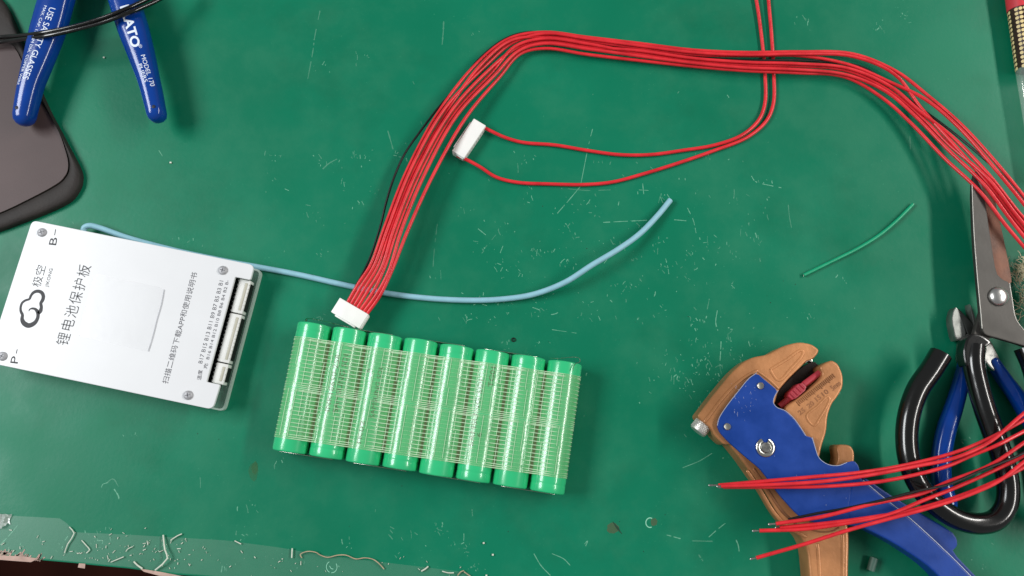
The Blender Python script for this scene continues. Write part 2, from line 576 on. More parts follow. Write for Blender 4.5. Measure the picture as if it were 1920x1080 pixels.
# dark nicks, pits and a burn mark
nick = MB()
for k in range(30):
    x, y = random.uniform(300, 1700), random.uniform(300, 1070)
    q = P(x, y, 0.06); r = random.uniform(0.12, 0.34) * MM
    nick.add([q + Vector((math.cos(a) * r * random.uniform(.6, 1.2), math.sin(a) * r * random.uniform(.6, 1.2), 0)) for a in [j * 1.0472 for j in range(6)]], [tuple(range(6))])
nick.add(*ribbon([P(1149, 978, .06), P(1157, 990, .06), P(1166, 1001, .06)], [0.3 * MM, 0.9 * MM, 0.3 * MM]))
nick.add(*ribbon([P(1152, 981, .07), P(1160, 991, .07), P(1163, 997, .07)], [0.2 * MM, 0.5 * MM, 0.2 * MM]))
o = obj('nicks', nick.mesh(0), M('dark_nick', '#123b29', 0.8), bench); o['kind'] = 'stuff'
burn = MB()
def blob(mb, x, y, rx, ry, z):
    q = P(x, y, z)
    mb.add([q + Vector((math.cos(a) * rx * MM * random.uniform(.8, 1.1), math.sin(a) * ry * MM * random.uniform(.8, 1.1), 0)) for a in [j * 2 * math.pi / 18 for j in range(18)]], [tuple(range(18))])
blob(burn, 1149, 990, 3.2, 2.7, 0.045)
blob(burn, 1226, 979, 1.9, 2.0, 0.045)
o = obj('burn_mark', burn.mesh(0), film('burn_stain', '#6a5f40', 0.35, 0.02, 0.5), bench); o['kind'] = 'stuff'
st_ = MB(); blob(st_, 476, 884, 2.6, 5.0, 0.045); blob(st_, 478, 878, 1.8, 3.2, 0.055)
o = obj('oil_stain', st_.mesh(0), film('faint_stain', '#6a6a2c', 0.13, 0.0, 0.5), bench); o['kind'] = 'stuff'
# shallow ring left around a hole in the mat, and the small pressed ring near the front edge
ring = MB()
ring.add(*ribbon(catmull([P(1219 + 8 * math.cos(a), 980 + 9 * math.sin(a), 0.08) for a in [j * 0.5 + 1.2 for j in range(9)]], 3), 0.5 * MM))
ring.add(*ribbon(catmull([P(622 + 10 * math.cos(a), 1063 + 11 * math.sin(a), 0.16) for a in [j * 0.45 + 2.0 for j in range(6)]], 3), 0.35 * MM))
ring.add(*ribbon(catmull([P(622 + 10 * math.cos(a), 1063 + 11 * math.sin(a), 0.16) for a in [j * 0.45 - 0.6 for j in range(6)]], 3), 0.35 * MM))
ring.add(*ribbon(catmull([P(a, b, 0.16) for a, b in ((618, 1061), (621, 1066), (625, 1067))], 3), 0.35 * MM))
o = obj('ring_marks', ring.mesh(0), M('ring_pale', '#86c9ac', 0.5), bench); o['kind'] = 'stuff'

# clear tape along the front edge of the bench
TAPE = film('clear_tape', '#b9d8c8', 0.035, 0.012, 0.35)
def sheet(name, pts, z, th, mat, label, cat, group=None):
    o = obj(name, prism(px_outline(pts, z, 0), z, z - th, 0), mat)
    return tag(o, label, cat, group)
sheet('tape_strip', [(-40, 962), (0, 966), (60, 969), (112, 972), (126, 982), (140, 998), (230, 1002), (300, 1006), (420, 1013), (520, 1026), (600, 1040), (700, 1052), (800, 1064), (880, 1074), (880, 1115), (600, 1096), (430, 1082), (330, 1074), (240, 1063), (150, 1054), (70, 1046), (0, 1038), (-40, 1035)], 0.12, 0.08, TAPE,
      'strip of clear tape stuck along the front edge under the clippings', 'tape')

# ---------------------------------------------------------------- dark pad at the left
pad = thing('desk_pad', P(-120, 250, 0), 'dark brown pad with a thick black rounded rim at the upper left', 'pad')
pad_out = [(-420, -60), (-60, -60), (0, -6), (18, 26), (44, 90), (80, 188), (124, 270), (150, 320), (148, 346), (132, 372), (100, 390), (0, 429), (-160, 482), (-420, 560)]
pad_in = [(-400, 60), (-100, 58), (0, 72), (30, 88), (58, 160), (92, 214), (113, 252), (128, 300), (127, 322), (114, 340), (84, 358), (0, 400), (-160, 456), (-400, 530)]
rim_o, rim_i = chaikin([P(a, b, 4.5) for a, b in pad_out], 2), chaikin([P(a, b, 4.5) for a, b in pad_in], 2)
RIM = M('black_rubber_rim', '#241e1b', 0.7, var=0.25, scale=120, bump=0.4, bscale=900)
me = prism(chaikin([P(a, b, 2.8) for a, b in pad_in], 2), 2.8, 0.05, 0.0)
obj('pad_panel', me, M('brown_panel', '#4a3a39', 0.6, var=0.1, scale=30, bump=0.12, bscale=1500), pad)
n = len(rim_o); v, f = [], []
prof = [(0.0, 0.05), (0.0, 3.0), (0.12, 4.1), (0.35, 4.6), (0.7, 4.4), (0.92, 3.6), (1.0, 2.75)]
for t, z in prof:
    for a, b in zip(rim_o, rim_i): v.append(Vector((a.x + (b.x - a.x) * t, a.y + (b.y - a.y) * t, z * MM)))
for i in range(len(prof) - 1):
    for k in range(n):
        k2 = (k + 1) % n
        f.append((i * n + k2, i * n + k, (i + 1) * n + k, (i + 1) * n + k2))
obj('rim', mesh(v, f, 60), RIM, pad)

# ---------------------------------------------------------------- blue cutters at the upper left
def side_cutter_head(root, c, d, zc, scale=1.0):
    """joint and two bevelled jaws in front of point c along direction d (world XY)"""
    d = d.normalized(); s = Vector((-d.y, d.x, 0))
    fr_ = frame_from(c, d)
    fr_.translation = Vector((c.x, c.y, zc * MM))
    for sg in (-1, 1):
        pts = [(0, 0), (0, 7 * sg), (10, 8 * sg), (22, 5.0 * sg), (31, 1.2 * sg), (31, 0.25 * sg), (14, 0.25 * sg)]
        me = prism([fr_ @ (Vector((a * scale, b * scale, 0)) * MM) for a, b in pts], zc + 3, zc - 3, 1.0)
        obj('jaw', me, STEEL, root)
    v, f = lathe(Matrix.Translation(fr_ @ (Vector((4 * scale, 0, 3)) * MM)), [(3.4, -0.2), (3.4, 0.5), (2.8, 0.9), (0.5, 1.0)], 24)
    obj('pivot', mesh(v, f), STEEL, root)

blue1 = thing('side_cutters', P(150, 0, 8), 'side cutters with bright blue printed handles lying over the dark brown pad', 'pliers')
# left handle and right handle (flattened grips)
hl = catmull([P(140, -90, 14), P(112, -20, 13.5), P(92, 50, 13), P(72, 115, 12.5), (P(57, 165, 12)), P(46, 218, 11)], 8)
hr = catmull([P(196, -90, 14), P(226, -20, 14.5), P(247, 45, 14.5), P(266, 105, 14.5), P(283, 165, 14), P(294, 214, 13.5)], 8)
def grip(t):
    return 0.86 * (9.0 + 1.8 * math.sin(min(1, t * 1.25) * math.pi) - 2.6 * max(0, t - 0.5) / 0.5) * MM
def hang_hole(root, x, y, z):
    q = P(x, y, z)
    v, f = lathe(Matrix.Translation(q), [(1.3, -0.5), (1.3, 0.06), (1.2, 0.1)], 14)
    return v, f
hL = obj('handle', mesh(*sweep(hl, grip, lambda t: (7.0 - 1.2 * t) * MM, 28, 2, 2.5), 60), BLUEV, blue1)
hR = obj('handle', mesh(*sweep(hr, lambda t: grip(t) * 0.88, lambda t: (7.0 - 1.2 * t) * MM, 28, 2, 2.5), 60), BLUEV, blue1)
bL, bR = bvh_of(hL), bvh_of(hR)
HOLE = M('dark_hole', '#04102c', 0.6)
for (x, y, z, host) in ((33, 203, 16, hL), (289, 201, 18.5, hR)):
    hit = (bL if host is hL else bR).ray_cast(P(x, y, z) + Vector((0, 0, .1)), Vector((0, 0, -1)))
    if hit[0]:
        v, f = lathe(Matrix.Translation(hit[0]), [(1.0, -0.8), (1.0, 0.08), (0.9, 0.12)], 14)
        obj('hang_hole', mesh(v, f), HOLE, host)
def tpx(name, s, a, b, hpx, z, mat, root, **kw):
    p0, p1 = P(*a, z), P(*b, z)
    d = (p1 - p0).normalized(); u = Vector((-d.y, d.x, 0))
    sc = (CAM_H - z) / 3.6 / CAM_H * 1.02 * MM
    return text(name, s, p0, p1, hpx * sc, mat, root, **kw)
tpx('print', 'PLATO', (225, 14), (247, 91), 19, 20.5, WHITEINK, hR, bvh=bR, bold=0.03)
tpx('print', '®', (259, 84), (262, 91), 6, 20.5, WHITEINK, hR, bvh=bR)
tpx('print', 'MODEL 170', (264, 104), (281, 161), 8, 20.5, WHITEINK, hR, bvh=bR)
tpx('print', 'PLIERS', (259, 121), (270, 154), 7, 20.5, WHITEINK, hR, bvh=bR)
tpx('print', 'USE SAFETY GLASSES', (96, 16), (42, 147), 12, 18, WHITEINK, hL, bvh=bL)
tpx('print', 'MAX. CAP. 1.0 MM DIA. COPPER WIRE', (86, 13), (29, 157), 6, 18, WHITEINK, hL, bvh=bL)
side_cutter_head(blue1, (hl[0] + hr[0]) / 2 + Vector((0.003, 0.026, 0)), Vector((0.05, 1, 0)), 12)
nk = MB()
for h in (hl, hr):
    nk.add(*sweep([h[2], (h[0] * 0.6 + ((hl[0] + hr[0]) / 2 + Vector((0.003, 0.03, -0.001))) * 0.4), (hl[0] + hr[0]) / 2 + Vector((0.003, 0.034, -0.001))], 4.5 * MM, 3 * MM, 12, 1))
obj('neck', nk.mesh(), STEEL, blue1)

# two thin black cables across the blue handles
for k, (dx, dy, r, lab) in enumerate(((0, 0, 1.15, 'upper of two black cables crossing the blue handles'), (6, 9, 1.15, 'lower of two black cables crossing the blue handles'))):
    pts = [(330 + dx, -34 + dy, 14), (285 + dx, -6 + dy, 18), (238 + dx, 16 + dy * .8, 23.5), (180 + dx, 38 + dy * .7, 22.8), (120 + dx, 54 + dy * .6, 22), (76 + dx, 62 + dy * .7, 20.5), (36, 67 + dy * .8, 13), (0, 70 + dy, 7.5), (-80, 84 + dy, 6.2 + k), (-200, 90 + dy * 2, 5.8)]
    o = obj('black_cable', mesh(*sweep(wire_path(pts, 8), r * MM, None, 10)), BLACKV)
    tag(o, lab, 'cable', 'black cables over the blue cutters')

# ---------------------------------------------------------------- battery protection board
ZT = 15.0
tr, br = P(477, 497, ZT), P(404, 769, ZT)
vdir = (br - tr).normalized(); udir = Vector((-vdir.y, vdir.x, 0)) * -1
if udir.x < 0: udir = -udir
board = thing('protection_board', P(230, 600, 0), 'white battery protection board with black Chinese print and cloud logo', 'circuit board')
LB, WB = 119.5, (br - tr).length / MM
mid = (tr + br) / 2
BF = frame_from(mid - udir * (LB / 2 * MM), udir)          # local x along the board, y across, origin at its centre (z=ZT)
BF.translation.z = 0
def rounded(pts, r, n=5):
    out = []
    k = len(pts)
    for i in range(k):
        a, b, c = Vector(pts[i - 1]), Vector(pts[i]), Vector(pts[(i + 1) % k])
        rr = min(r if not isinstance(r, list) else r[i], (a - b).length * .45, (c - b).length * .45)
        p, q = b + (a - b).normalized() * rr, b + (c - b).normalized() * rr
        for j in range(n + 1):
            t = j / n
            out.append(p * (1 - t) ** 2 + b * (2 * t * (1 - t)) + q * t ** 2)
    return out
BI = BF.inverted()
def loc(px, py, z=ZT):
    q = BI @ P(px, py, z)
    return (q.x / MM, q.y / MM)
hx, hy = LB / 2, WB / 2
nx1, ny1 = loc(440, 519); nx2, ny2 = loc(388, 716)
nx = (nx1 + nx2) / 2
PLATE = M('white_coated_plate', '#dddee0', 0.3, var=0.02, scale=40, bump=0.03, bscale=200)
out = rounded([(-hx, -hy, 0), (hx - 1.5, -hy, 0), (hx - 1.0, ny2, 0), (nx, ny2, 0), (nx, ny1, 0), (hx, ny1, 0), (hx, hy, 0), (-hx, hy, 0)], [3, 3, 1, .6, .6, 1, 3, 3])
top_plate = obj('top_plate', prism([BF @ (p * MM) for p in out], ZT, ZT - 1.6, 0.35), PLATE, board)
ACR = film('clear_acrylic', '#cfe0d8', 0.10, 0.07, 0.06)
ACRE = film('acrylic_edge', '#d8ede2', 0.6, 0.12, 0.15)
out = rounded([(-hx, -hy, 0), (hx + .4, -hy, 0), (hx + .4, hy, 0), (-hx, hy, 0)], 3)
obj('base_plate', prism([BF @ (p * MM) for p in out], 3.0, 0.1, 0), ACR, board)
rim_pts = [BF @ ((p * MM) + Vector((0, 0, 3.05 * MM))) for p in out]
inn = rounded([(-hx + .9, -hy + .9, 0), (hx - .5, -hy + .9, 0), (hx - .5, hy - .9, 0), (-hx + .9, hy - .9, 0)], 2.4)
inn = [BF @ ((p * MM) + Vector((0, 0, 3.05 * MM))) for p in inn]
k = len(rim_pts)
v = rim_pts + inn + [Vector((p.x, p.y, 0.15 * MM)) + (p - BF.translation).normalized() * 0.05 * MM for p in rim_pts]
f = [(i, (i + 1) % k, k + (i + 1) % k, k + i) for i in range(k)] + [(2 * k + i, 2 * k + (i + 1) % k, (i + 1) % k, i) for i in range(k)]
obj('base_plate_edge', mesh(v, f, 0), ACRE, board)
out = rounded([(-hx + 4, -hy + 5, 0), (hx - 3.5, -hy + 10, 0), (hx - 3.5, hy - 6, 0), (-hx + 4, hy - 4, 0)], 1)
obj('circuit_panel', prism([BF @ (p * MM) for p in out], 6.6, 5.0, 0), M('dark_circuit', '#0e1512', 0.45, var=0.3), board)
# screws on standoffs
SCREW = M('dull_screw', '#a9a9ac', 0.55, 0.3, var=0.15, scale=600)
SLOT = M('screw_recess', '#7c7c80', 0.6, 0.4)
for (x, y) in ((79, 436), (418, 507), (353, 741), (5, 668)):
    q = P(x, y, ZT)
    v, f = lathe(Matrix.Translation(q), [(2.3, -0.1), (2.3, 0.5), (1.9, 0.95), (1.0, 1.15), (0.05, 1.2)], 28)
    s = obj('screw', mesh(v, f), SCREW, board)
    mb = MB()
    a0 = random.uniform(0, 1.5)
    for a in (a0, a0 + math.pi / 2):
        d = Vector((math.cos(a), math.sin(a), 0))
        mb.add(*ribbon([q + Vector((0, 0, 1.25 * MM)) - d * 1.2 * MM, q + Vector((0, 0, 1.25 * MM)) + d * 1.2 * MM], 0.5 * MM))
    obj('cross_slot', mb.mesh(0), SLOT, s)
    v, f = lathe(Matrix.Translation(Vector((q.x, q.y, 0))), [(2.2, 3.1), (2.2, 13.3)], 16)
    obj('standoff', mesh(v, f), NICKEL, board)
# three white sockets in the notch with their row of pins
SOCK = M('white_socket', '#dcdcd8', 0.42, var=0.03)
CREAM = M('socket_inner', '#b5b2a2', 0.5, var=0.05)
DARKP = M('pin_gap', '#0b0b0b', 0.7)
ys = [loc(459, 525, 11)[1], loc(446, 587.5, 11)[1], loc(445, 589.5, 11)[1], loc(419, 679.5, 11)[1], loc(418, 681.5, 11)[1], loc(409, 720, 11)[1]]
sx0, sx1 = nx + 1.5, hx - 0.5
for i in range(3):
    y1, y0 = ys[2 * i], ys[2 * i + 1]
    fr_ = BF
    s = obj('socket', bevel_box(fr_, sx0, sx1, y0, y1, 6.7, 12.2, 0.3), SOCK, board)
    obj('socket_slot', bevel_box(fr_, sx0 + 3.6, sx0 + 4.9, y0 + 1.6, y1 - 1.6, 12.0, 12.45, 0.12), CREAM, s)
    n = max(2, int((y1 - y0 - 3) / 2.0))
    mb = MB()
    for j in range(n):
        yy = y0 + 2.4 + j * (y1 - y0 - 4.8) / max(1, n - 1)
        mb.add(*box_v(fr_, sx0 + 5.7, sx0 + 6.3, yy - 0.25, yy + 0.25, 12.1, 12.26))
    obj('contact_holes', mb.mesh(0), M('contact', '#a7a69c', 0.5), s)
    mb = MB()
    n = max(3, int((y1 - y0) / 2.05))
    for j in range(n):
        yy = y0 + 0.9 + j * (y1 - y0 - 1.8) / max(1, n - 1)
        mb.add(*box_v(fr_, nx + 0.9, sx0 + 0.05, yy - 0.4, yy + 0.4, 7.5, 11.4))
    obj('pins', mb.mesh(0), SOCK, s)
    mb = MB().add(*box_v(fr_, sx1 - .1, sx1 + 0.35, y0 + 1.6, y1 - 1.6, 6.7, 11.4))
    obj('solder_tabs', mb.mesh(0), DARKP, s)
obj('pin_bay', mesh(*box_v(BF, nx + .1, sx0 - .05, ys[5] - 0.5, ys[0] + 0.5, 6.7, 7.4), 0), DARKP, board)
# the blank square sticker (its corners lift a little) in the middle of the plate
STK = film('milky_sticker', '#e4e5e8', 0.03, 0.03, 0.26, 0.1, 250)
sq = [P(a, b, ZT + .12) for a, b in ((176, 512), (308, 540), (279, 660), (146, 630))]
sq = rounded(sq, 2.5 * MM)
st = obj('blank_sticker', prism(sq, ZT + .12, ZT + 0.03, 0), STK, board)
st['label'] = 'blank milky square sticker on the white plate'
obj('lifted_edge', mesh(*ribbon(catmull([P(a, b, ZT + .3) for a, b in ((308, 543), (303, 570), (294, 602), (286, 634), (278, 659))], 4), 0.28 * MM), 0), M('film_edge', '#8f8f95', 0.4), st)
# print
zt = ZT + 0.06
def bprint(s, a, b, h, mat=INK, **kw):
    return tpx('print', s, a, b, h, zt, mat, top_plate, lift=0.00001, **kw)
bprint('锂电池保护板', (127, 649), (172, 499), 24, bold=-0.007, spacing=1.12)
bprint('极空', (76, 539), (87, 499), 18, bold=-0.006)
bprint('JIKONG', (92, 539), (101, 504), 8)
bprint('B', (105, 460), (108, 446), 14)
bprint('—', (103, 441), (105, 430), 1.4)
bprint('P', (33, 682), (36, 669), 14)
bprint('—', (31, 663), (33, 655), 1.4)
bprint('扫描二维码下载APP和使用说明书', (315, 720), (371, 512), 12, INKL)
bprint('温度', (377, 713), (380, 694), 8, INKL)
bprint('B17 B15 B13 B11 B9 B7 B5 B3 B1', (379, 682), (419, 527), 7.5, INKL)
bprint('充  B16 B14 B12 B10 B8 B6 B4 B2 B-', (388, 692), (430, 526), 7.5, INKL)
lg = [((265, 510), 5), ((272, 492), 9), ((295, 483), 15), ((322, 488), 20), ((344, 512), 26), ((350, 550), 26), ((338, 590), 28), ((308, 624), 34), ((260, 640), 38), ((220, 618), 36), ((203, 580), 28), ((206, 540), 22), ((192, 510), 20), ((190, 470), 18), ((205, 430), 18), ((235, 408), 18), ((270, 396), 18), ((286, 362), 20), ((315, 332), 24), ((352, 324), 26), ((384, 338), 27), ((399, 370), 27), ((392, 405), 27), ((376, 435), 24), ((380, 470), 24), ((372, 505), 30), ((352, 530), 26)]
c = catmull([Vector((a[0] / 4.91, 480 + a[1] / 4.91, w)) for a, w in lg], 5)
obj('cloud_logo', mesh(*ribbon([P(p.x, p.y, zt) for p in c], [p.z * 1.2 / 4.91 / 3.72 * MM for p in c]), 0), INK, top_plate)

# ---------------------------------------------------------------- light blue wire behind the board
PALE = M('pale_blue_silicone', '#8fc0d0', 0.5, var=0.06, scale=200, bump=0.06)
pts = [(176, 470, 4.6), (164, 452, 4.6), (157, 438, 4.8), (158, 427, 5.2), (168, 423, 5.2), (186, 427, 4.2), (240, 446, 2.2), (330, 470, 1.8), (430, 491, 1.8), (480, 500, 1.8), (560, 515, 1.8), (640, 533, 1.8), (720, 549, 1.8), (800, 559, 1.8), (880, 563, 1.8), (940, 561, 2.2), (1000, 552, 3.5), (1060, 529, 6.5), (1110, 497, 8.5), (1160, 467, 7.5), (1200, 438, 5), (1235, 402, 3), (1257, 375, 2)]
o = obj('blue_wire', mesh(*sweep(wire_path(pts, 8), 1.52 * MM, None, 14, 1)), PALE)
tag(o, 'thick pale blue wire curving from behind the white board across the mat', 'wire')

# ---------------------------------------------------------------- battery pack
R_CELL, PITCH, LEN = 8.9, 18.53, 65.2
cc = [P(*q, 9.2) for q in ((591, 608), (1058, 680), (1026, 923), (544, 848))]
cen = sum(cc, Vector()) / 4
ax = ((cc[1] - cc[0]) + (cc[2] - cc[3])).normalized()
PF = frame_from(Vector((cen.x, cen.y, 0)), ax)             # x across the cells, y along them (towards the top)
pack = thing('battery_pack', (cen.x, cen.y, 0), 'battery pack of eight green round cells side by side under clear mesh tape', 'battery')
SLEEVE = M('green_sleeve', '#2fbf7d', 0.27, var=0.06, scale=60, coat=0.5, bump=0.01, bscale=150)
CAPM = M('cell_can', '#b8b8b4', 0.35, 1.0, var=0.1)
WASH = M('white_washer', '#d8d8d0', 0.7)
CELLINK = M('cell_print', '#0c4a30', 0.6)
half = LEN / 2
prof = [(6.4, -half + .25), (7.6, -half - .0), (8.4, -half + .12), (8.75, -half + .5), (8.9, -half + 1.2), (8.9, half - 5.4), (8.88, half - 5.1), (8.78, half - 4.6), (8.78, half - 4.2), (8.88, half - 3.7), (8.9, half - 3.3), (8.88, half - 1.0), (8.7, half - .45), (8.3, half - .1), (7.4, half), (6.2, half - .3)]
cells = []
for i in range(8):
    x = (i - 3.5) * PITCH
    up = 1 if i % 2 == 0 else -1
    fr_ = PF @ Matrix.Translation(Vector((x, random.uniform(-.25, .25), R_CELL)) * MM) @ Matrix.Rotation(-math.pi / 2 * up, 4, 'X')
    v, f = lathe(fr_, prof, 48)
    c = obj('cell', mesh(v, f, 30), SLEEVE, pack)
    cells.append((c, x, up))
    v, f = lathe(fr_, [(6.3, half - .5), (6.3, half - .35), (3.0, half - .3), (2.9, half + .25), (0.2, half + .3)], 24)
    obj('positive_cap', mesh(v, f), CAPM, c)
    v, f = lathe(fr_, [(0.2, -half - .0), (6.5, -half + .05), (6.5, -half + .3)], 24)
    obj('negative_can', mesh(v, f), CAPM, c)
def cell_text(i, s, y0, y1, xo, h, flip=False):
    c, x, up = cells[i]
    a, b = PF @ (Vector((x + xo, y0, 20)) * MM), PF @ (Vector((x + xo, y1, 20)) * MM)
    if flip: a, b = b, a
    text('print', s, a, b, h * MM, CELLINK, c, bvh=bvh_of(c), lift=0.00006)
cell_text(1, 'INR18650-25R', -10, 19, -1.0, 2.6)
cell_text(1, 'SAMSUNG SDI', -10, 19, 2.9, 2.4)
cell_text(2, '1K02', -23, -12, -1.2, 2.4)
cell_text(2, '6', 12, 14, -3.5, 2.4)
cell_text(2, 'SAMSUNG SDI', -10, 15, 2.8, 2.2)
cell_text(5, 'SAMSUNG SDI', -16, 17, -2.2, 2.5)
cell_text(5, '6', -11, -9, 1.0, 2.2)
cell_text(5, 'TG01', 14, 24, 3.0, 2.6)
# welded nickel strips at both ends
for pairs, sg in (((1, 3, 5), 1), ((0, 2, 4, 6), -1)):
    for i in pairs:
        x0 = (i - 3.5) * PITCH - 4
        me = bevel_box(PF, x0, x0 + PITCH + 8, sg * (half + .3) - .1, sg * (half + .3) + .12, R_CELL - 4, R_CELL + 4, 0.05, 1)
        obj('nickel_strip', me, NICKEL, pack)
# bent end leads at the two outer cells
for x, sgn in ((-3.5 * PITCH + 2, 1), (3.5 * PITCH, 1)):
    y = half + .5
    if x < 0:
        p = [(x - 6, y, 13), (x - 5, y + 1.2, 15.5), (x + 2, y + 1.2, 16), (x + 10, y + .6, 14), (x + 16, y + .3, 12)]
    else:
        p = [(x - 8, y + .1, 14), (x - 3, y + .4, 16.5), (x + 3, y + 1.9, 17.4), (x + 6.3, y + 1.9, 17.6), (x + 7.0, y + .2, 17.8), (x + 4.6, y - 1.6, 18.0), (x + 4.0, y - 5, 18.6)]
    pp = catmull([PF @ (Vector(q) * MM) for q in p], 6)
    obj('end_lead', mesh(*sweep(pp, 0.16 * MM, 0.9 * MM if x < 0 else 0.3 * MM, 8, 1)), NICKEL, pack)
# clear mesh tape: profile across the pack hugging the crests and sagging between them
def tape_z(x):
    """height of the film over the pack at local x (mm)"""
    xe = 3.5 * PITCH
    if abs(x) > xe:
        d = min(abs(x) - xe, R_CELL + .12)
        return R_CELL + math.sqrt(max(0, (R_CELL + .12) ** 2 - d * d))
    u = (x + xe) / PITCH
    u -= math.floor(u)
    u = min(u, 1 - u) * PITCH
    zc = R_CELL + math.sqrt(max(0, (R_CELL + .12) ** 2 - u * u))
    return max(zc, 2 * R_CELL - 1.9 - 0.25 * math.cos(u / PITCH * 2 * math.pi) * -1 * -1)
prof_x = []
for k in range(13):
    a = math.radians(180 - 90 * k / 12 * 1.0)
    prof_x.append((-3.5 * PITCH + (R_CELL + .12) * math.cos(a), R_CELL + (R_CELL + .12) * math.sin(a)))
for k in range(1, 7 * 16):
    x = -3.5 * PITCH + PITCH * k / 16
    prof_x.append((x, tape_z(x)))
for k in range(13):
    a = math.radians(90 - 90 * k / 12)
    prof_x.append((3.5 * PITCH + (R_CELL + .12) * math.cos(a), R_CELL + (R_CELL + .12) * math.sin(a)))
prof_x = [(-3.5 * PITCH - R_CELL - .12, 2.5)] + prof_x + [(3.5 * PITCH + R_CELL + .12, 2.5)]
FILM = film('clear_mesh_tape', '#b0cc8c', 0.19, 0.035, 0.18, 0.8, 520, (0.2, 1, 0.2))
FIBRE = M('glass_fibre', '#d2f0cc', 0.4)
def band(y0, y1, dz, skew, ph):
    ny = 14
    v, f = [], []
    for j in range(ny + 1):
        y = y0 + (y1 - y0) * j / ny
        for (x, z) in prof_x:
            v.append(PF @ (Vector((x, y + skew * x, z + dz + 0.04 * math.sin(x * .7 + j))) * MM))
    n = len(prof_x)
    for j in range(ny):
        for k in range(n - 1): f.append((j * n + k, j * n + k + 1, (j + 1) * n + k + 1, (j + 1) * n + k))
    b = obj('tape_band', mesh(v, f, 80), FILM, pack)
    mb = MB()
    ys_ = []
    y = y0 + .4
    while y < y1 - .2:
        ys_.append(y); y += 1.95
    ys_ += [y0 + 1.3, y1 - .25, y1 - 1.1]
    for y in ys_:
        path = [PF @ (Vector((x, y + skew * x + 0.05 * math.sin(x * .35 + y), z + dz + 0.10)) * MM) for (x, z) in prof_x]
        gap = [abs(((q[0] + 3.5 * PITCH) / PITCH + .5) % 1.0 - .5) * 2 for q in prof_x]     # 0 on a crest, 1 in a valley
        rad = [(0.03 + 0.145 * min(1, max(0, (g - .25) / .3))) * MM for g in gap]
        rr_ = lambda t, rad=rad: rad[min(len(rad) - 1, int(round(t * (len(rad) - 1))))]
        mb.add(*sweep(path, rr_, None, 5, 0))
    x = -3.5 * PITCH - 5 + ph
    while x < 3.5 * PITCH + 5:
        ya, yb = y0 + 1.5, y1 - .6
        if random.random() < .5:                       # some of the lengthwise fibres are broken in two
            cut = random.uniform(.35, .65)
            spans = [(ya, ya + (yb - ya) * cut, 0), (ya + (yb - ya) * cut, yb, -1.0)]
        else: spans = [(ya, yb, 0)]
        for a, b_, off in spans:
            path = [PF @ (Vector((x + off + 0.04 * math.sin(a + t), a + (b_ - a) * t / 6 + skew * x, tape_z(x + off) + dz + 0.16)) * MM) for t in range(7)]
            mb.add(*sweep(path, 0.10 * MM, None, 5, 0))
        x += 4.25 + random.uniform(-.1, .1)
    o = obj('fibre_mesh', mb.mesh(80), FIBRE, b)
    o['kind'] = 'stuff'
band(-25.5, -0.1, 0.02, 0.012, 0.0)
band(0.1, 25.5, 0.06, 0.012, 2.1)

# ---------------------------------------------------------------- connectors
def plug(root, p_center, across, z0, L, W, Hh, tilt=0.0):
    """white crimp housing; across: direction along its long side; wires leave from its +y side"""
    fr_ = frame_from(p_center, across)
    fr_.translation = Vector((p_center.x, p_center.y, z0 * MM))
    fr_ = fr_ @ Matrix.Rotation(tilt, 4, 'X')
    h = obj('housing', bevel_box(fr_, -L / 2, L / 2, -W / 2, W / 2, 0, Hh, 0.3), WHITEP, root)
    obj('rib', bevel_box(fr_, -L / 2 + 2.6, L / 2 - 2.6, -W / 2 - 0.8, W / 2 - 3.0, 0.6, Hh - .7, 0.2), WHITEP, h)
    obj('end_lip', bevel_box(fr_, L / 2 - .2, L / 2 + .45, -W / 2 + .5, W / 2 - .5, 0.5, Hh - 1.0, 0.15), WHITEP, h)
    mb = MB()
    n = int(L / 2.05)
    for j in range(n):
        x = -L / 2 + 1.4 + j * (L - 2.8) / max(1, n - 1)
        mb.add(*box_v(fr_, x - .5, x + .5, W / 2 - .4, W / 2 + .02, 1.2, Hh - 1.4))
    obj('wire_holes', mb.mesh(0), M('hole_grey', '#bdbdb9', 0.7), h)
    return fr_

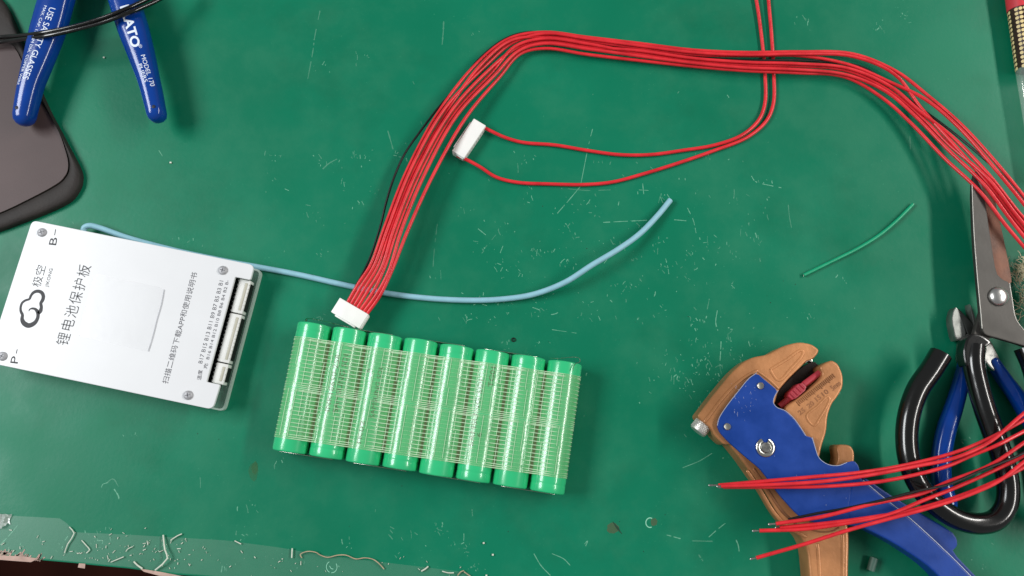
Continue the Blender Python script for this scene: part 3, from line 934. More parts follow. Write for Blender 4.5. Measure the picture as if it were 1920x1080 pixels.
# ---------------------------------------------------------------- eight-way harness
harness = thing('wire_harness', P(656, 588, 0), 'bundle of seven red wires and one black from a white plug by the cells', 'wire harness')
a, b = P(637, 561, 13), P(690, 592, 13)
c0 = P(655.5, 587, 13)
plug(harness, c0, (b - a), 8.2, 17.2, 8.6, 5.0)
WR = 0.92
U = [i / 6 for i in range(7)]
A_ = [0, .13, .27, .41, .55, .70, 1.0]
C_ = [0, .13, .42, .54, .65, .76, 1.0]
B_ = [0, .08, .2, .55, .70, .85, 1.0]
st = [  # outer px, inner px, spread, base height, stacking
    ((651, 568), (687, 590), U, 10.6, 0.0), ((672, 533), (712, 555), U, 11.5, 0.2), ((694, 497), (735, 510), U, 12.0, .6), ((721, 425), (765, 434), A_, 12.0, 1.0),
    ((764, 316), (810, 330), A_, 10.0, 1.2), ((826, 203), (872, 222), A_, 7.5, 1.6), ((894, 119), (935, 146), U, 4.6, 1.8), ((955, 72), (975, 101), U, 3.4, 1.9),
    ((1020, 60), (1022, 91), A_, 3.2, 1.9), ((1100, 69), (1098, 101), A_, 3.2, 1.9), ((1200, 83), (1198, 114), [0, .13, .27, .41, .55, .70, 1.0], 3.2, 1.9), ((1300, 94), (1298, 125), [0, .12, .26, .48, .63, .78, 1.0], 3.6, 1.9),
    ((1400, 99), (1398, 132), B_, 4.4, 1.9), ((1500, 97), (1496, 137), B_, 4.4, 1.9), ((1600, 100), (1586, 146), [0, .12, .50, .62, .74, .87, 1.0], 3.4, 1.8), ((1680, 133), (1658, 186), C_, 4.0, 1.5),
    ((1740, 178), (1712, 236), C_, 6.0, 1.4), ((1800, 231), (1770, 296), C_, 10.0, 1.4), ((1872, 310), (1838, 360), C_, 16.5, 1.5), ((1925, 376), (1892, 430), C_, 18.0, 1.5), ((1990, 462), (1968, 510), U, 20.0, 1.5),
]
order = {6: [0, 2, 1, 3, 4, 5, 6], 7: [0, 2, 1, 4, 3, 5, 6], 8: [0, 1, 2, 4, 3, 5, 6], 9: [0, 1, 2, 4, 3, 5, 6],
         16: [0, 2, 1, 3, 4, 5, 6], 17: [0, 3, 1, 2, 4, 5, 6], 18: [0, 4, 1, 2, 3, 5, 6], 19: [0, 4, 1, 2, 3, 5, 6], 20: [0, 4, 1, 2, 3, 5, 6]}
ret = [  # from the right edge back to the stripped tips
    [(1990, 745, 27), (1920, 787, 27), (1855, 822, 26), (1792, 848, 25.5), (1698, 872, 24.5), (1613, 886, 25.5), (1515, 895, 25.5), (1414, 904, 23.5), (1347, 910, 21)],
    [(1995, 720, 30), (1920, 775, 29.5), (1855, 829, 28.5), (1792, 858, 28), (1713, 875, 27), (1635, 890, 27.5), (1540, 903, 27.5), (1440, 909, 25), (1352, 911.5, 22.6)],
    [(1990, 775, 27), (1920, 809, 27), (1871, 834, 28.2), (1824, 853, 26), (1776, 874, 25.5), (1713, 891, 25), (1635, 905, 25.3), (1540, 912, 25), (1446, 913, 23), (1356, 913, 20.5)],
    [(1990, 780, 29), (1920, 830, 28.5), (1855, 873, 28), (1776, 904, 27), (1729, 925, 26.5), (1635, 945, 27), (1540, 969, 26.5), (1455, 982, 24.5)],
    [(1990, 805, 26.5), (1920, 854, 26.2), (1855, 886, 25.6), (1792, 914, 25), (1729, 939, 25), (1666, 965, 25), (1587, 981, 25), (1509, 992, 24.6), (1424, 995, 23)],
    [(1990, 830, 26), (1920, 876, 26), (1855, 908, 25.6), (1776, 938, 24.8), (1698, 959, 24.4), (1620, 972, 24.6), (1540, 982, 24.4), (1462, 989, 22.6)],
    [(1990, 815, 30), (1920, 866, 30), (1871, 903, 29), (1808, 931, 28), (1729, 956, 27.5), (1666, 973, 27), (1587, 995, 26.5), (1509, 1020, 25), (1418, 1046, 23)],
]
tips = [(1330, 910), None, None, (1442, 983), (1412, 995.5), None, (1408, 1048)]
outer = [[(2035, 560, 24), (2050, 640, 28), (2030, 700, 29)], [(2030, 560, 26), (2040, 640, 30), (2025, 690, 31)], [(2040, 565, 25), (2060, 650, 26), (2035, 720, 27)], [(2028, 560, 28), (2038, 650, 30), (2022, 730, 30)],
         [(2050, 565, 22), (2070, 670, 25), (2040, 760, 26.5)], [(2055, 570, 24), (2080, 690, 24), (2045, 785, 26)], [(2045, 560, 29), (2055, 670, 32), (2030, 770, 31)]]
for w in range(7):
    pts = []
    for si, (o_, i_, sp, zb, stk) in enumerate(st):
        slot = order.get(si, list(range(7)))[w]
        t = sp[slot]
        z = zb + (stk if slot % 2 else 0) + (0.05 * w)
        jt = 0 if si < 1 else 1.3
        pts.append((o_[0] + (i_[0] - o_[0]) * t + random.uniform(-jt, jt), o_[1] + (i_[1] - o_[1]) * t + random.uniform(-jt, jt), z))
    pts = [(pts[0][0] - 6, pts[0][1] + 9, pts[0][2])] + pts + outer[w] + ret[w]
    wr = obj('red_wire', mesh(*sweep(wire_path(pts, 7), WR * MM, None, 10, 1)), RED, harness)
    e = ret[w][-1]
    tp = tips[w] or (e[0] - 7, e[1] + .6)
    q0, q1 = P(*e), P(tp[0], tp[1], e[2] - .3)
    dd = (q0 - q1) * 0.25
    obj('stripped_tip', mesh(*sweep([q0 + dd, q0 * .5 + q1 * .5, q1], lambda t: (0.42 + .22 * (t > .8)) * MM, None, 8, 2)), TIN, wr)
pts = [(646, 578, 9.8), (652, 566, 9.8), (672, 528, 9.0), (692, 488, 7.5), (713, 425, 6.5), (724, 380, 6), (738, 335, 5.5), (758, 290, 5), (786, 249, 5), (826, 197, 5), (865, 153, 4.4), (896, 113, 4), (945, 74, 3), (985, 61, 2.4), (1040, 64, 1.4), (1100, 76, 1.2), (1200, 94, 1.0), (1300, 107, 1.2), (1400, 113, 3.6), (1440, 113, 4.0), (1500, 113, 3.2), (1560, 117, 2.6), (1620, 127, 2.6), (1700, 184, 3), (1780, 243, 7), (1840, 293, 13), (1885, 335, 17), (1930, 392, 18.4), (1990, 475, 20), (2040, 570, 22), (2060, 670, 28), (2040, 750, 31), (1990, 800, 31.4), (1920, 849, 31), (1840, 882, 30), (1776, 909, 29.5), (1722, 920, 29), (1666, 935, 28), (1587, 953, 26), (1530, 963, 24), (1478, 974, 22)]
wr = obj('black_wire', mesh(*sweep(wire_path(pts, 7), 0.65 * MM, None, 10, 1)), BLACKW, harness)

# ---------------------------------------------------------------- two-wire harness
h2 = thing('two_wire_lead', P(880, 261, 0), 'two red wires looping from a small white plug and running under the bundle', 'wire lead')
a, b = P(878, 292, 4), P(913, 233, 4)
c0 = (P(890.5, 219, 5.4) + P(913, 233, 5.4) + P(867.5, 301, 5.4) + P(846, 285, 5.4)) / 4
dr = (P(890.5, 219, 5.4) - P(846, 285, 5.4)).normalized()
plug(h2, c0, -dr, 0.1, 22.0, 7.8, 5.6)
LA = [(900, 236, 2.9), (911, 241, 2.9), (945, 257, 2.0), (980, 267, 1.2), (1040, 272, 1.2), (1100, 282, 1.2), (1160, 290, 1.2), (1220, 290, 1.2), (1280, 282, 1.2), (1340, 272, 1.3), (1390, 254, 2.4), (1422, 226, 1.8), (1434, 195, 1.2), (1434.5, 140, 1.05), (1428, 70, 1.05), (1418, 0, 1.3), (1404, -60, 1.3)]
LBp = [(857, 292, 2.9), (872, 298, 2.9), (900, 313, 2.0), (930, 332, 1.2), (970, 342, 1.2), (1030, 345, 1.2), (1100, 346, 1.2), (1150, 341, 1.2), (1210, 325, 1.2), (1280, 303, 1.2), (1340, 282, 1.2), (1400, 258, 1.2), (1436, 228, 1.2), (1450, 195, 1.2), (1451, 140, 1.05), (1447, 70, 1.05), (1441, 0, 1.3), (1437, -60, 1.3)]
for pts in (LA, LBp):
    obj('red_wire', mesh(*sweep(wire_path(pts, 8), 0.98 * MM, None, 10, 1)), RED, h2)

# ---------------------------------------------------------------- green offcut
pts = [(1507, 516, 1.1), (1560, 490, 1.1), (1610, 465, 1.1), (1650, 440, 1.4), (1680, 415, 1.6), (1712, 383, 1.2)]
gp = wire_path(pts, 8)
gw = thing('green_wire_offcut', P(1610, 465, 0), 'short offcut of green wire lying alone on the mat', 'wire')
obj('insulation', mesh(*sweep(gp, 0.92 * MM, None, 12, 1)), M('green_insulation', '#109a6e', 0.4, var=0.08), gw)
for q, d in ((gp[0], (gp[0] - gp[1]).normalized()), (gp[-1], (gp[-1] - gp[-2]).normalized())):
    obj('copper_core', mesh(*sweep([q - d * .5 * MM, q + d * 0.35 * MM], 0.5 * MM, None, 8, 1)), TIN, gw)

# ---------------------------------------------------------------- blue cutters under the scissors
blue2 = thing('side_cutters', P(1815, 690, 0), 'side cutters with plain blue handles partly under the black scissors', 'pliers')
JAW = M('ground_jaw', '#8f928e', 0.38, 0.9, var=0.15, scale=200, rvar=0.1)
JAWD = M('dark_jaw', '#5c5f5c', 0.4, 0.9, var=0.15)
obj('jaw', prism(px_outline([(1784, 600), (1787, 583), (1792, 575), (1797, 580), (1806, 603), (1813, 628), (1803, 637), (1792, 638)], 8.5, 1), 8.5, 2.5, 0.5), JAW, blue2)
obj('jaw_face', prism(px_outline([(1793, 576), (1801, 581), (1824, 606), (1834, 640), (1815, 630), (1806, 606)], 8.0, 1), 8.0, 2.5, 0.8), JAWD, blue2)
obj('jaw', prism(px_outline([(1818, 569), (1822, 575), (1831, 602), (1836, 628), (1829, 618), (1824, 600)], 8.3, 1), 8.3, 3, 0.6), JAW, blue2)
obj('joint', prism(px_outline([(1806, 630), (1832, 612), (1860, 640), (1880, 685), (1866, 700), (1838, 668), (1822, 690), (1802, 680)], 7.6, 2), 7.6, 1.2, 0.8), STEEL, blue2)
obj('pivot', mesh(*lathe(Matrix.Translation(P(1838, 655, 7.5)), [(3.2, -.3), (3.2, .4), (2.6, .7), (.3, .8)], 24)), STEEL, blue2)
pA = wire_path([(1812, 672, 5), (1803, 712, 5), (1789, 762, 5), (1773, 812, 5), (1765, 860, 5), (1766, 905, 5), (1776, 945, 5)], 8)
pB = wire_path([(1862, 680, 5), (1884, 713, 5.2), (1908, 746, 5.2), (1940, 800, 5.2), (1962, 862, 5.2), (1972, 930, 5.2)], 8)
for p in (pA, pB):
    obj('handle', mesh(*sweep(p, lambda t: (3.4 + 1.3 * min(1, t * 2.2)) * MM, lambda t: (3.6 + .8 * min(1, t * 2)) * MM, 20, 2, 2.4), 60), BLUEV, blue2)

# ---------------------------------------------------------------- scissors
sc_ = thing('scissors', P(1850, 700, 0), 'large old scissors with grey blades and black coated loop handles', 'scissors')
BLADE = M('dark_blade', '#4a4845', 0.5, 0.6, var=0.16, scale=70, bump=0.1, bscale=500, rvar=0.1)
RUST = M('rusty_blade', '#7a5646', 0.6, 0.3, var=0.45, scale=90, bump=0.4, bscale=600, rvar=0.12)
EDGE = M('bright_edge', '#9a9994', 0.35, 1.0)
zb = 16.0
bl = [(1822, 346), (1830, 318), (1838, 330), (1848, 380), (1858, 450), (1868, 512), (1880, 524), (1893, 529), (1899, 562), (1906, 598), (1924, 624), (1960, 640), (1958, 664), (1915, 647), (1870, 634), (1847, 628), (1841, 618), (1834, 540), (1826, 455)]
obj('blade', prism(px_outline(bl, zb, 1), zb, zb - 2.4, 0.5), BLADE, sc_)
ed = catmull([P(a + .6, b, zb + .06) for a, b in ((1822, 346), (1824, 400), (1827, 455), (1834, 540), (1838, 580), (1841, 616))], 5)
obj('blade_edge', mesh(*sweep(ed, 0.22 * MM, 0.15 * MM, 6)), EDGE, sc_)
ed = catmull([P(a, b, zb + .02) for a, b in ((1893, 531), (1898, 562), (1905, 598), (1923, 623))], 5)
obj('blade_edge', mesh(*sweep(ed, 0.2 * MM, 0.15 * MM, 6)), EDGE, sc_)
bl2 = [(1832, 330), (1846, 322), (1858, 340), (1872, 400), (1884, 455), (1896, 515), (1898, 532), (1870, 540), (1850, 520), (1838, 420)]
obj('blade', prism(px_outline(bl2, zb - 2.6, 1), zb - 2.6, zb - 5.0, 0.5), RUST, sc_)['label'] = 'rust brown rear blade'
obj('tang', prism(px_outline([(1846, 560), (1894, 560), (1890, 610), (1850, 640), (1836, 664), (1818, 652), (1824, 630)], zb - 2.6, 1), zb - 2.6, zb - 5.2, 0.5), BLADE, sc_)
q = P(1872, 556, zb)
obj('rivet', mesh(*lathe(Matrix.Translation(q), [(5.1, -.1), (5.1, .35), (4.7, 1.2), (3.6, 2.1), (2.0, 2.7), (.2, 2.9)], 36)), M('polished_rivet', '#dedcd8', 0.3, 1.0), sc_)
loop = wire_path([(1764, 664, 15.5), (1746, 693, 15.3), (1721, 730, 15), (1705, 775, 15), (1700, 822, 15), (1706, 868, 15), (1722, 908, 15.2), (1752, 944, 15.4), (1793, 972, 15.4), (1833, 982, 15.2), (1866, 975, 15), (1886, 950, 15), (1890, 910, 15), (1880, 862, 15), (1862, 810, 15), (1846, 765, 15), (1833, 718, 15), (1826, 680, 15.2), (1828, 648, 14.6)], 8)
def loop_r(t): return (5.6 - 0.4 * math.sin(t * 3.14) - 0.9 * max(0, t - .75) * 2) * MM
obj('handle_loop', mesh(*sweep(loop, loop_r, None, 24, 1), 50), BLACKV, sc_)
e0 = loop[0]; d0 = (loop[0] - loop[1]).normalized()
obj('loop_end', mesh(*sweep([e0 - d0 * .4 * MM, e0 + d0 * .12 * MM], 4.6 * MM, None, 24, 1)), M('cut_vinyl', '#2b2a28', 0.6), sc_)
# flared black sleeve where the handle meets the blade
obj('handle_collar', prism(px_outline([(1806, 660), (1812, 634), (1824, 624), (1842, 628), (1862, 642), (1842, 656), (1833, 676), (1812, 690)], 18.2, 2), 18.2, 11, 1.6, 3), BLACKV, sc_)
loop2 = wire_path([(1922, 652, 14), (1938, 690, 15), (1948, 740, 15), (1946, 800, 15), (1944, 850, 15), (1952, 910, 15), (1985, 965, 15), (2035, 975, 15), (2075, 930, 15), (2085, 850, 15), (2065, 770, 15), (2030, 710, 15)], 8)
obj('handle_loop', mesh(*sweep(loop2, 5.4 * MM, None, 20, 1), 50), BLACKV, sc_)

# ---------------------------------------------------------------- wire stripper
ws = thing('wire_stripper', P(1480, 830, 0), 'automatic wire stripper with copper brown jaws and a blue steel plate', 'wire stripper')
BROWN = M('copper_paint', '#b67d50', 0.40, 0.3, var=0.26, scale=45, bump=0.3, bscale=420, coat=0.1, rvar=0.08)
BROWND = M('copper_paint_worn', '#8a5a38', 0.5, 0.25, var=0.25, scale=80, bump=0.2)
zj = 17.0
jawA = [(1306, 782), (1318, 766), (1336, 742), (1372, 698), (1396, 677), (1414, 669), (1440, 665), (1469, 648), (1499, 641), (1522, 645), (1536, 655), (1534, 663), (1524, 674), (1512, 677), (1502, 688), (1480, 709), (1459, 733), (1452, 760), (1420, 812), (1362, 838), (1340, 818), (1334, 804)]
obj('upper_jaw', prism(px_outline(jawA, zj, 2), zj, 3.0, 1.6, 3), BROWN, ws)
jawB = [(1470, 765), (1500, 745), (1534, 716), (1544, 702), (1537, 688), (1548, 680), (1560, 675), (1572, 682), (1581, 703), (1581, 726), (1570, 745), (1560, 757), (1552, 780), (1550, 810), (1541, 836), (1536, 862), (1500, 856), (1480, 800)]
obj_b = obj('lower_jaw', prism(px_outline(jawB, zj - .5, 2), zj - .5, 3.0, 1.1, 3), BROWN, ws)
obj('jaw_shade_and_dark_blade', prism(px_outline([(1452, 766), (1456, 735), (1500, 690), (1526, 676), (1540, 690), (1536, 716), (1478, 770)], 5, 1), 5, 3, .3), M('dark_steel_and_shade', '#241a16', 0.6, 0.3, var=0.2), ws)  # dark sheet paints in the shadow between the jaws, along with the dark blade
obj('jaw_blade', prism(px_outline([(1513, 671), (1523, 673), (1524, 679), (1516, 677), (1509, 682)], 15.5, 0), 15.5, 10, .3), NICKEL, ws)
# raised frames cast into the jaws
def ridge(px, z, r, parent, name='cast_ridge', mat=BROWN, closed=True):
    p = catmull([P(a, b, z) for a, b in px], 4, closed)
    if closed: p = p + [p[0]]
    obj(name, mesh(*sweep(p, r * MM, r * .55 * MM, 8, 0 if closed else 2)), mat, parent)
ridge([(1445, 693), (1452, 688), (1475, 674), (1500, 657), (1506, 659), (1503, 668), (1482, 692), (1464, 712), (1457, 712), (1449, 702)], zj, 0.75, ws)
ridge([(1512, 780), (1532, 762), (1551, 744), (1555, 746), (1550, 762), (1536, 785), (1528, 797), (1522, 796)], zj - .5, 0.6, ws)
ridge([(1322, 790), (1352, 750), (1378, 722), (1402, 704), (1419, 695)], zj + .1, 0.8, ws, closed=False)
ridge([(1419, 695), (1432, 704), (1447, 716), (1459, 728)], zj + .1, 0.6, ws, closed=False)
# scale marks and figures cast on the lower jaw
tk = MB()
p0, p1 = P(1496, 756, zj - .3), P(1563, 704, zj - .3)
d = (p1 - p0).normalized(); nrm = Vector((-d.y, d.x, 0))
for k in range(25):
    c = p0 + (p1 - p0) * (k / 24)
    ln = 1.5 if k % 5 == 0 else 1.0
    tk.add(*sweep([c - nrm * 1.1 * MM * ln, c + nrm * 1.1 * MM], 0.2 * MM, 0.2 * MM, 6, 1))
obj('scale_marks', tk.mesh(), BROWND, obj_b)
def num(s, x, y, w, h):
    c = P(x, y, zj - .42)
    text('scale_figure', s, c - d * (w / 2 / 3.72 * MM), c + d * (w / 2 / 3.72 * MM), h / 3.72 * MM, BROWND, obj_b, bold=0.02, lift=0.00003)
num('25', 1506, 775, 13, 9); num('20', 1523, 762, 14, 9); num('15', 1537, 750, 11, 9); num('10', 1550, 740, 13, 9); num('5mm', 1570, 727, 20, 10)
# red length stop
MAG = M('red_stop', '#a8323f', 0.45, var=0.1)
stop = obj('length_stop', prism(px_outline([(1475, 741), (1502, 715), (1515, 728), (1488, 752)], 15.2, 1), 15.2, 8, .5), MAG, ws)
for k in range(4):
    a = (1482 + k * 6, 737 - k * 5.6)
    obj('grip_rib', mesh(*sweep([P(a[0], a[1], 15.4), P(a[0] + 9, a[1] + 9, 15.4)], 0.45 * MM, 0.5 * MM, 6, 1)), MAG, stop)
obj('stop_bar', mesh(*sweep([P(1462, 762, 10.5), P(1486, 742, 11.5), P(1510, 719, 12.5), P(1537, 699, 12.5)], 1.6 * MM, 1.3 * MM, 10, 1)), MAG, stop)
# knurled screw at the left
axk = (P(1306, 800, 10) - P(1335, 764, 10)).normalized()
kf = frame_axis(P(1322, 791, 11.5), axk)
v, f = [], []
prof = [(3.9, -2), (4.3, .5), (4.3, 5.9), (3.9, 6.4), (.2, 6.5)]
v, f = lathe(kf, prof, 36)
KNURL = M('bright_knurl', '#d4d2cc', 0.42, 0.8)
knob = obj('knurled_screw', mesh(v, f, 40), KNURL, ws)
kn = MB()
for k in range(26):
    a = 2 * math.pi * k / 26
    for tw in (1, -1):
        pth = [kf @ (Vector((4.35 * math.cos(a + tw * .5 * t), 4.35 * math.sin(a + tw * .5 * t), .6 + 4.9 * t)) * MM) for t in (0, .33, .66, 1)]
        kn.add(*sweep(pth, 0.13 * MM, None, 4, 0))
obj('knurling', kn.mesh(), KNURL, knob)['kind'] = 'stuff'
# fixed handle
hd = [(1336, 810), (1362, 828), (1390, 862), (1412, 894), (1432, 920), (1456, 962), (1473, 984), (1502, 1006), (1514, 1030), (1519, 1080), (1524, 1150), (1536, 1240), (1588, 1240), (1591, 1150), (1591, 1080), (1593, 1000), (1585, 950), (1520, 880), (1440, 800), (1370, 792)]
obj('fixed_handle', prism(px_outline(hd, 15, 2), 15, 1.0, 3.2, 4), BROWN, ws)
ridge([(1402, 884), (1426, 920), (1452, 962), (1480, 990), (1510, 1006)], 15.0, 0.9, ws, closed=False)
ridge([(1414, 880), (1438, 916), (1466, 958), (1492, 982)], 15.1, 0.7, ws, closed=False, mat=BROWND)
ridge([(1533, 1022), (1537, 1080), (1545, 1180)], 15.0, 0.9, ws, closed=False)
ridge([(1580, 1004), (1580, 1080), (1580, 1180)], 15.0, 0.9, ws, closed=False)
ridge([(1516, 992), (1536, 997), (1560, 996), (1572, 990)], 15.1, 0.4, ws, closed=False, mat=BROWND)
obj('trigger', prism(px_outline([(1568, 833), (1594, 834), (1602, 846), (1602, 866), (1590, 884), (1560, 884), (1574, 862)], 15.0, 2), 15.0, 4, 1.8, 3), BROWN, ws)
# blue plate and its long lever
zp = 19.0
plate_px = [(1419, 699), (1438, 715), (1459, 732), (1452, 744), (1450, 755), (1457, 764), (1472, 770), (1488, 784), (1502, 803), (1511, 817), (1523, 820), (1527, 834), (1536, 859), (1553, 871), (1572, 873), (1588, 867), (1602, 864), (1610, 873), (1614, 892), (1616, 899), (1630, 912), (1650, 960), (1622, 990), (1592, 985), (1556, 983), (1522, 979), (1504, 972), (1490, 960), (1462, 929), (1440, 898), (1424, 878), (1397, 856), (1363, 826), (1349, 810), (1345, 798), (1348, 785), (1360, 765), (1384, 734), (1404, 710)]
plate = obj('blue_plate', prism(px_outline(plate_px, zp, 1), zp, zp - 1.6, 0.4), BLUEP, ws)
lever_px = [(1600, 880), (1616, 898), (1657, 932), (1704, 969), (1777, 1036), (1820, 1079), (1900, 1165), (1850, 1190), (1761, 1082), (1734, 1057), (1675, 1018), (1622, 991), (1585, 975)]
obj('lever', prism(px_outline(lever_px, zp + .25, 1), zp + .25, zp - 11, 1.0, 3), BLUEP, ws)
flange = [(1618, 896), (1628, 899), (1667, 926), (1720, 958), (1785, 996), (1795, 1010), (1796, 1024), (1786, 1034), (1832, 1082), (1900, 1150), (1880, 1160), (1800, 1075), (1700, 985), (1640, 935)]
obj('lever_flange', prism(px_outline(flange, 13, 1), 13, 6, 1.0, 2), BLUEP, ws)
# worn bare edges of the plate; same material paints the lever's highlight
WEAR_GLINT = M('wear_glint_edge', '#b9bfcf', 0.4, 0.6)
for seg in ([(1459, 732), (1452, 744), (1450, 755), (1457, 764), (1472, 770), (1488, 784), (1502, 803), (1511, 817)], [(1523, 820), (1527, 834), (1536, 859), (1553, 871), (1572, 873), (1588, 867)], [(1345, 798), (1348, 785), (1360, 765), (1384, 734), (1404, 710), (1419, 699)]):
    p = catmull([P(a, b, zp - .12) for a, b in seg], 5)
    obj('wear_glint_edge', mesh(*sweep(p, 0.2 * MM, 0.2 * MM, 6)), WEAR_GLINT, plate)
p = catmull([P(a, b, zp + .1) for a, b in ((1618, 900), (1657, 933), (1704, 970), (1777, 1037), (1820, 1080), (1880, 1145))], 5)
obj('wear_glint_edge', mesh(*sweep(p, 0.22 * MM, 0.2 * MM, 6)), WEAR_GLINT, plate)  # pale strip painted as the highlight along the lever's upper edge
ch = MB()
for k in range(46):
    x, y = random.choice(((random.uniform(1375, 1418), random.uniform(722, 790)), (random.gauss(1388, 14), random.gauss(745, 14)), (random.uniform(1420, 1500), random.uniform(800, 900)), (random.uniform(1470, 1590), random.uniform(885, 955))))
    a = random.uniform(0.2, 1.9); l = random.expovariate(1 / 2.6) + .7
    ch.add(*ribbon([P(x, y, zp + .04), P(x + math.cos(a) * l * .6, y + math.sin(a) * l, zp + .04)], random.uniform(.08, .3) * MM))
obj('paint_chips', ch.mesh(0), film('chipped_paint', '#aab4d4', .55, .05, .3), plate)['kind'] = 'stuff'
# rivets and the clip on the pivot pin
for (x, y, r) in ((1425.5, 723.5, 1.75), (1363.5, 800, 1.75)):
    q = P(x, y, zp)
    rv = obj('rivet', mesh(*lathe(Matrix.Translation(q), [(r, -.1), (r, .5), (r * .85, .75), (r * .5, .62), (.1, .6)], 24)), NICKEL, plate)
q = P(1435, 839, zp)
v, f = [], []
ringp = [q + Vector((math.cos(a) * 3.6 * MM, math.sin(a) * 3.6 * MM, .45 * MM)) for a in [math.radians(112 + 316 * k / 28) for k in range(29)]]
clip = obj('circlip', mesh(*sweep(ringp, 1.05 * MM, .4 * MM, 8, 1)), NICKEL, plate)
obj('pivot_pin', mesh(*lathe(Matrix.Translation(q), [(2.5, -.1), (2.5, 1.0), (2.2, 1.3), (.1, 1.35)], 24)), STEEL, plate)

# ---------------------------------------------------------------- printed tube at the upper right
tb = thing('printed_tube', P(1945, 60, 0), 'clear tube with a red cap and gold dotted brown band at the right edge', 'tube')
t0, t1 = P(1902, -60, 6.6), P(1954, 330, 6)
tf = frame_axis(t0, (t1 - t0))
Lt = (t1 - t0).length / MM
def px2h(y): return ((P(1910 + (y / 7.5), y, 6.5) - t0).dot((t1 - t0).normalized())) / MM
h1, h2_, h3 = px2h(19), px2h(131), Lt
obj('red_cap', mesh(*lathe(tf, [(6.2, -2), (6.5, 0), (6.5, h1), (6.2, h1 + .3)], 40)), M('red_cap', '#d23a44', 0.45, var=0.05), tb)
bandm = M('brown_band', '#35201a', 0.3, var=0.15)
bd = obj('dotted_band', mesh(*lathe(tf, [(6.3, h1 + .2), (6.25, h1 + 1), (6.0, h2_)], 40)), bandm, tb)
dots = MB()
nring = int((h2_ - h1) / 2.55)
for j in range(nring):
    hh = h1 + 1.7 + j * 2.55
    rr = 6.3 - .25 * (hh - h1) / (h2_ - h1)
    for k in range(18):
        a = 2 * math.pi * k / 18
        if k % 6 == 5: continue
        c = tf @ (Vector((rr * math.cos(a), rr * math.sin(a), hh)) * MM)
        e1 = (tf.to_3x3() @ Vector((-math.sin(a), math.cos(a), 0))) * MM; e2 = (tf.to_3x3() @ Vector((0, 0, 1))) * MM
        dots.add([c + e1 * (1.0 * math.cos(b)) + e2 * (1.0 * math.sin(b)) for b in [i * math.pi / 4 for i in range(8)]], [tuple(range(8))])
obj('gold_dots', dots.mesh(0), M('gold_print', '#f0d79c', 0.4), bd)['kind'] = 'stuff'
obj('clear_sleeve', mesh(*lathe(tf, [(6.05, h2_ - .5), (5.9, h2_ + 6), (5.5, h2_ + 20), (4.8, h3), (4.6, h3 + 3)], 40)), film('clear_sleeve', '#cfe6da', 0.22, 0.14, 0.08, .3, 200), tb)

# ---------------------------------------------------------------- tuft of frayed fibre at the right edge
STRAW = M('straw_fibre', '#d9cfae', 0.7, var=0.25, scale=400)
tuft = MB()
for k in range(90):
    x, y = random.gauss(1914, 9), random.gauss(506, 14) if k < 55 else random.gauss(560, 22)
    if x < 1898: x = 1898 + random.random() * 8
    if y > 535: x = max(x, 1912)
    z = random.uniform(.4, 6)
    a = random.uniform(0, 6.28)
    pts = []
    for j in range(5):
        pts.append((x, y, max(.3, z)))
        a += random.uniform(-.9, .9)
        x += math.cos(a) * random.uniform(3, 7); y += math.sin(a) * random.uniform(3, 7); z += random.uniform(-1.2, 1.2)
    tuft.add(*sweep(wire_path(pts, 3), 0.2 * MM, None, 5, 0))
tag(obj('fibre_tuft', tuft.mesh(), STRAW), 'tuft of frayed straw coloured fibres beside the scissor rivet', 'fibre tuft')

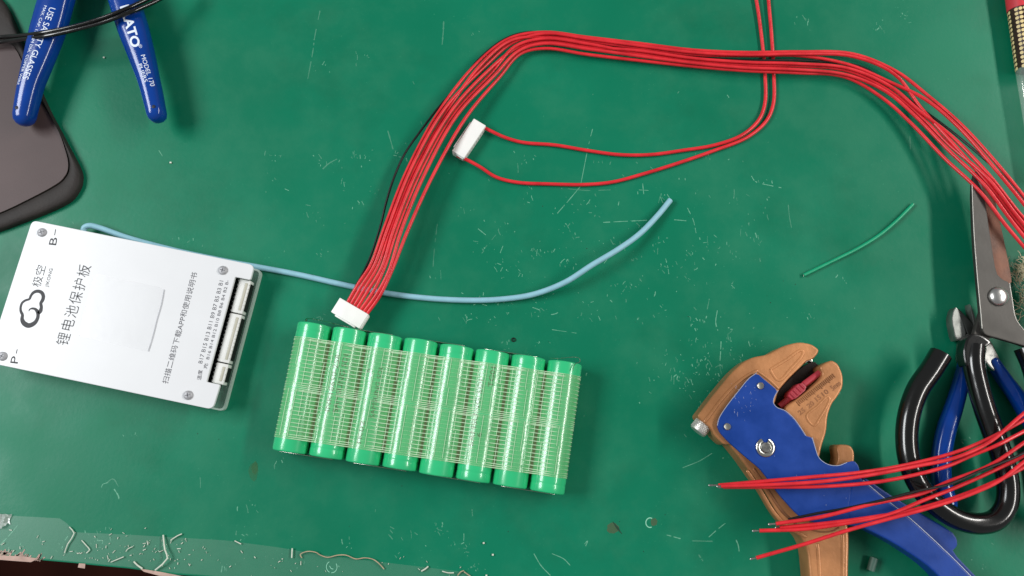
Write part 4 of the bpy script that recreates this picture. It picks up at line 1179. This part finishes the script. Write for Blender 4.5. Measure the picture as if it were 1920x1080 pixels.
# ---------------------------------------------------------------- small loose bits on the mat
o = obj('insulation_stub', mesh(*sweep([P(1639, 1046, 2.1), P(1632, 1070, 2.1)], 1.95 * MM, None, 18, 1)), M('grey_green_rubber', '#4f6f62', 0.5, var=0.15))
tag(o, 'short grey green rubber stub on the mat below the blue lever', 'stub')
rp = [P(963 + 3.2 * math.cos(a), 637 + 3.2 * math.sin(a), .35) for a in [2 * math.pi * j / 14 for j in range(15)]]
tag(obj('tiny_ring', mesh(*sweep(rp, .3 * MM, None, 6, 0)), BLACKW), 'tiny black ring on the mat above the battery pack', 'ring')
CLIP = M('pale_clipping', '#cfd6c6', 0.55, var=0.15, scale=500)
CLIPT = M('tan_clipping', '#b3a184', 0.6, var=0.2, scale=500)
G = 'wire clippings along the front edge'
clips = [
    ([(306, 1003, .7), (309, 1030, 1.8), (314, 1047, 2.4), (291, 1069, .9)], .72, CLIP, 'longest pale wire clipping, bent like a hook at the front edge', 'wire clipping'),
    ([(130, 988, .5), (139, 1000, .7), (127, 1020, .7), (121, 1037, .5)], .5, CLIP, 'thin pale bent clipping at the left of the front edge', 'wire clipping'),
    ([(320, 1013, .6), (332, 1005, .8), (341, 1001, .6)], .55, CLIP, 'short clipping just right of the hook shaped one', 'wire clipping'),
    ([(153, 1013, .5), (162, 1023, .6), (168, 1031, .6), (162, 1037, .5)], .45, CLIP, 'small hooked clipping right of the thin bent one', 'wire clipping'),
    ([(208, 1054, .5), (220, 1049, .6), (232, 1044, .6)], .5, CLIP, 'straight slanting clipping near the bench edge', 'wire clipping'),
    ([(251, 1053, .6), (258, 1060, .7), (267, 1066, .6)], .75, CLIP, 'stubby clipping on the very edge of the bench', 'wire clipping'),
    ([(236, 1034, .5), (240, 1029, .6), (249, 1025, .5)], .4, CLIP, 'tiny angled clipping in the middle of the crumbs', 'wire clipping'),
    ([(548, 1028, .8), (547, 1046, .8)], .62, CLIP, 'short upright white stub left of the curled strand', 'wire clipping'),
    ([(566, 1046, .5), (563, 1040, .8), (576, 1034, 1.4), (593, 1036, 1.2), (599, 1040, .7), (614, 1045, .6), (633, 1041, 1.2), (649, 1041, 1.2), (667, 1048, .6), (684, 1046, .7), (700, 1049, .9), (711, 1057, .9), (720, 1067, .5)], .5, CLIPT, 'long curled tan strand on the front edge', 'strand'),
    ([(440, 1014, .5), (446, 1017, .6), (452, 1020, .6)], .5, CLIP, 'small slanted clipping above the clear tape', 'wire clipping'),
    ([(829, 1071, .6), (840, 1074, .6), (851, 1074, .6)], .55, CLIP, 'clipping lying flat at the bottom edge right of the strand', 'wire clipping'),
    ([(858, 1079, .6), (864, 1072, .8), (870, 1070, .6)], .5, CLIPT, 'tan clipping raised at the bottom edge, leftmost of a pair', 'wire clipping'),
    ([(870, 1072, .6), (877, 1077, .7), (884, 1082, .6)], .5, CLIPT, 'tan clipping sloping down at the bottom edge, rightmost of all clippings', 'wire clipping'),
    ([(790, 1071, .6), (797, 1067, .7), (803, 1062, .5)], .7, CLIP, 'broad pale sliver right of the curled strand', 'wire clipping'),
]
for pts, r, m, lab, cat in clips:
    pts = [(a, b, c + .25) for a, b, c in pts]
    o = obj('wire_clipping' if cat == 'wire clipping' else 'curled_strand', mesh(*sweep(wire_path(pts, 2 if len(pts) < 6 else 4), r * .55 * MM, None, 7, 1)), m)
    tag(o, lab, cat, G if cat == 'wire clipping' else None)
cr = MB()
for k in range(150):
    x = random.choice((random.gauss(200, 90), random.gauss(280, 60), random.uniform(0, 900)))
    y = 1012 + x * .062 + random.gauss(8, 16)
    if y > 1040 + x * .088 - 2 or y < 960 or x < 0: continue
    q = P(x, y, .5)
    s = random.uniform(.2, .75) * MM
    fr_ = Matrix.Translation(q) @ Matrix.Rotation(random.uniform(0, 3), 4, Vector((random.random(), random.random(), 1)).normalized())
    v, f = box_v(Matrix.Identity(4), -.5, .5, -.25, .25, -.3, .3)
    el = random.uniform(.6, 3.2)
    cr.add([fr_ @ Vector((p.x * (s / MM) * el, p.y * (s / MM), p.z * (s / MM) * .6)) for p in v], f)
for (x, y) in ((907, 1018), (924, 1040), (912, 1079), (195, 108), (320, 305), (5, 400), (18, 425)):
    q = P(x, y, .4)
    v, f = box_v(Matrix.Translation(q), -.45, .45, -.4, .4, -.35, .4)
    cr.add(v, f)
tag(obj('crumbs', cr.mesh(0), CLIP), 'pale crumbs and plastic dust scattered along the front edge', 'crumbs', kind='stuff')
# torn scrap of white film at the left corner
v, f = [], []
for j in range(7):
    for i in range(7):
        x, y = -14 + i * 5.4 + random.uniform(-1.5, 1.5), 964 + j * 4.6 + random.uniform(-1.2, 1.2)
        v.append(P(x + (j - 3) * -1.2, y, 0.3 + random.uniform(0, 2.4) * math.sin(math.pi * (i + .5) / 7)))
for j in range(6):
    for i in range(6):
        if i + j > 8: continue
        a = j * 7 + i; f.append((a, a + 7, a + 8, a + 1))
tag(obj('film_scrap', mesh(v, f, 0), film('white_scrap', '#d5ddd6', .55, .15, .2)), 'crumpled scrap of whitish film at the lower left corner', 'scrap')
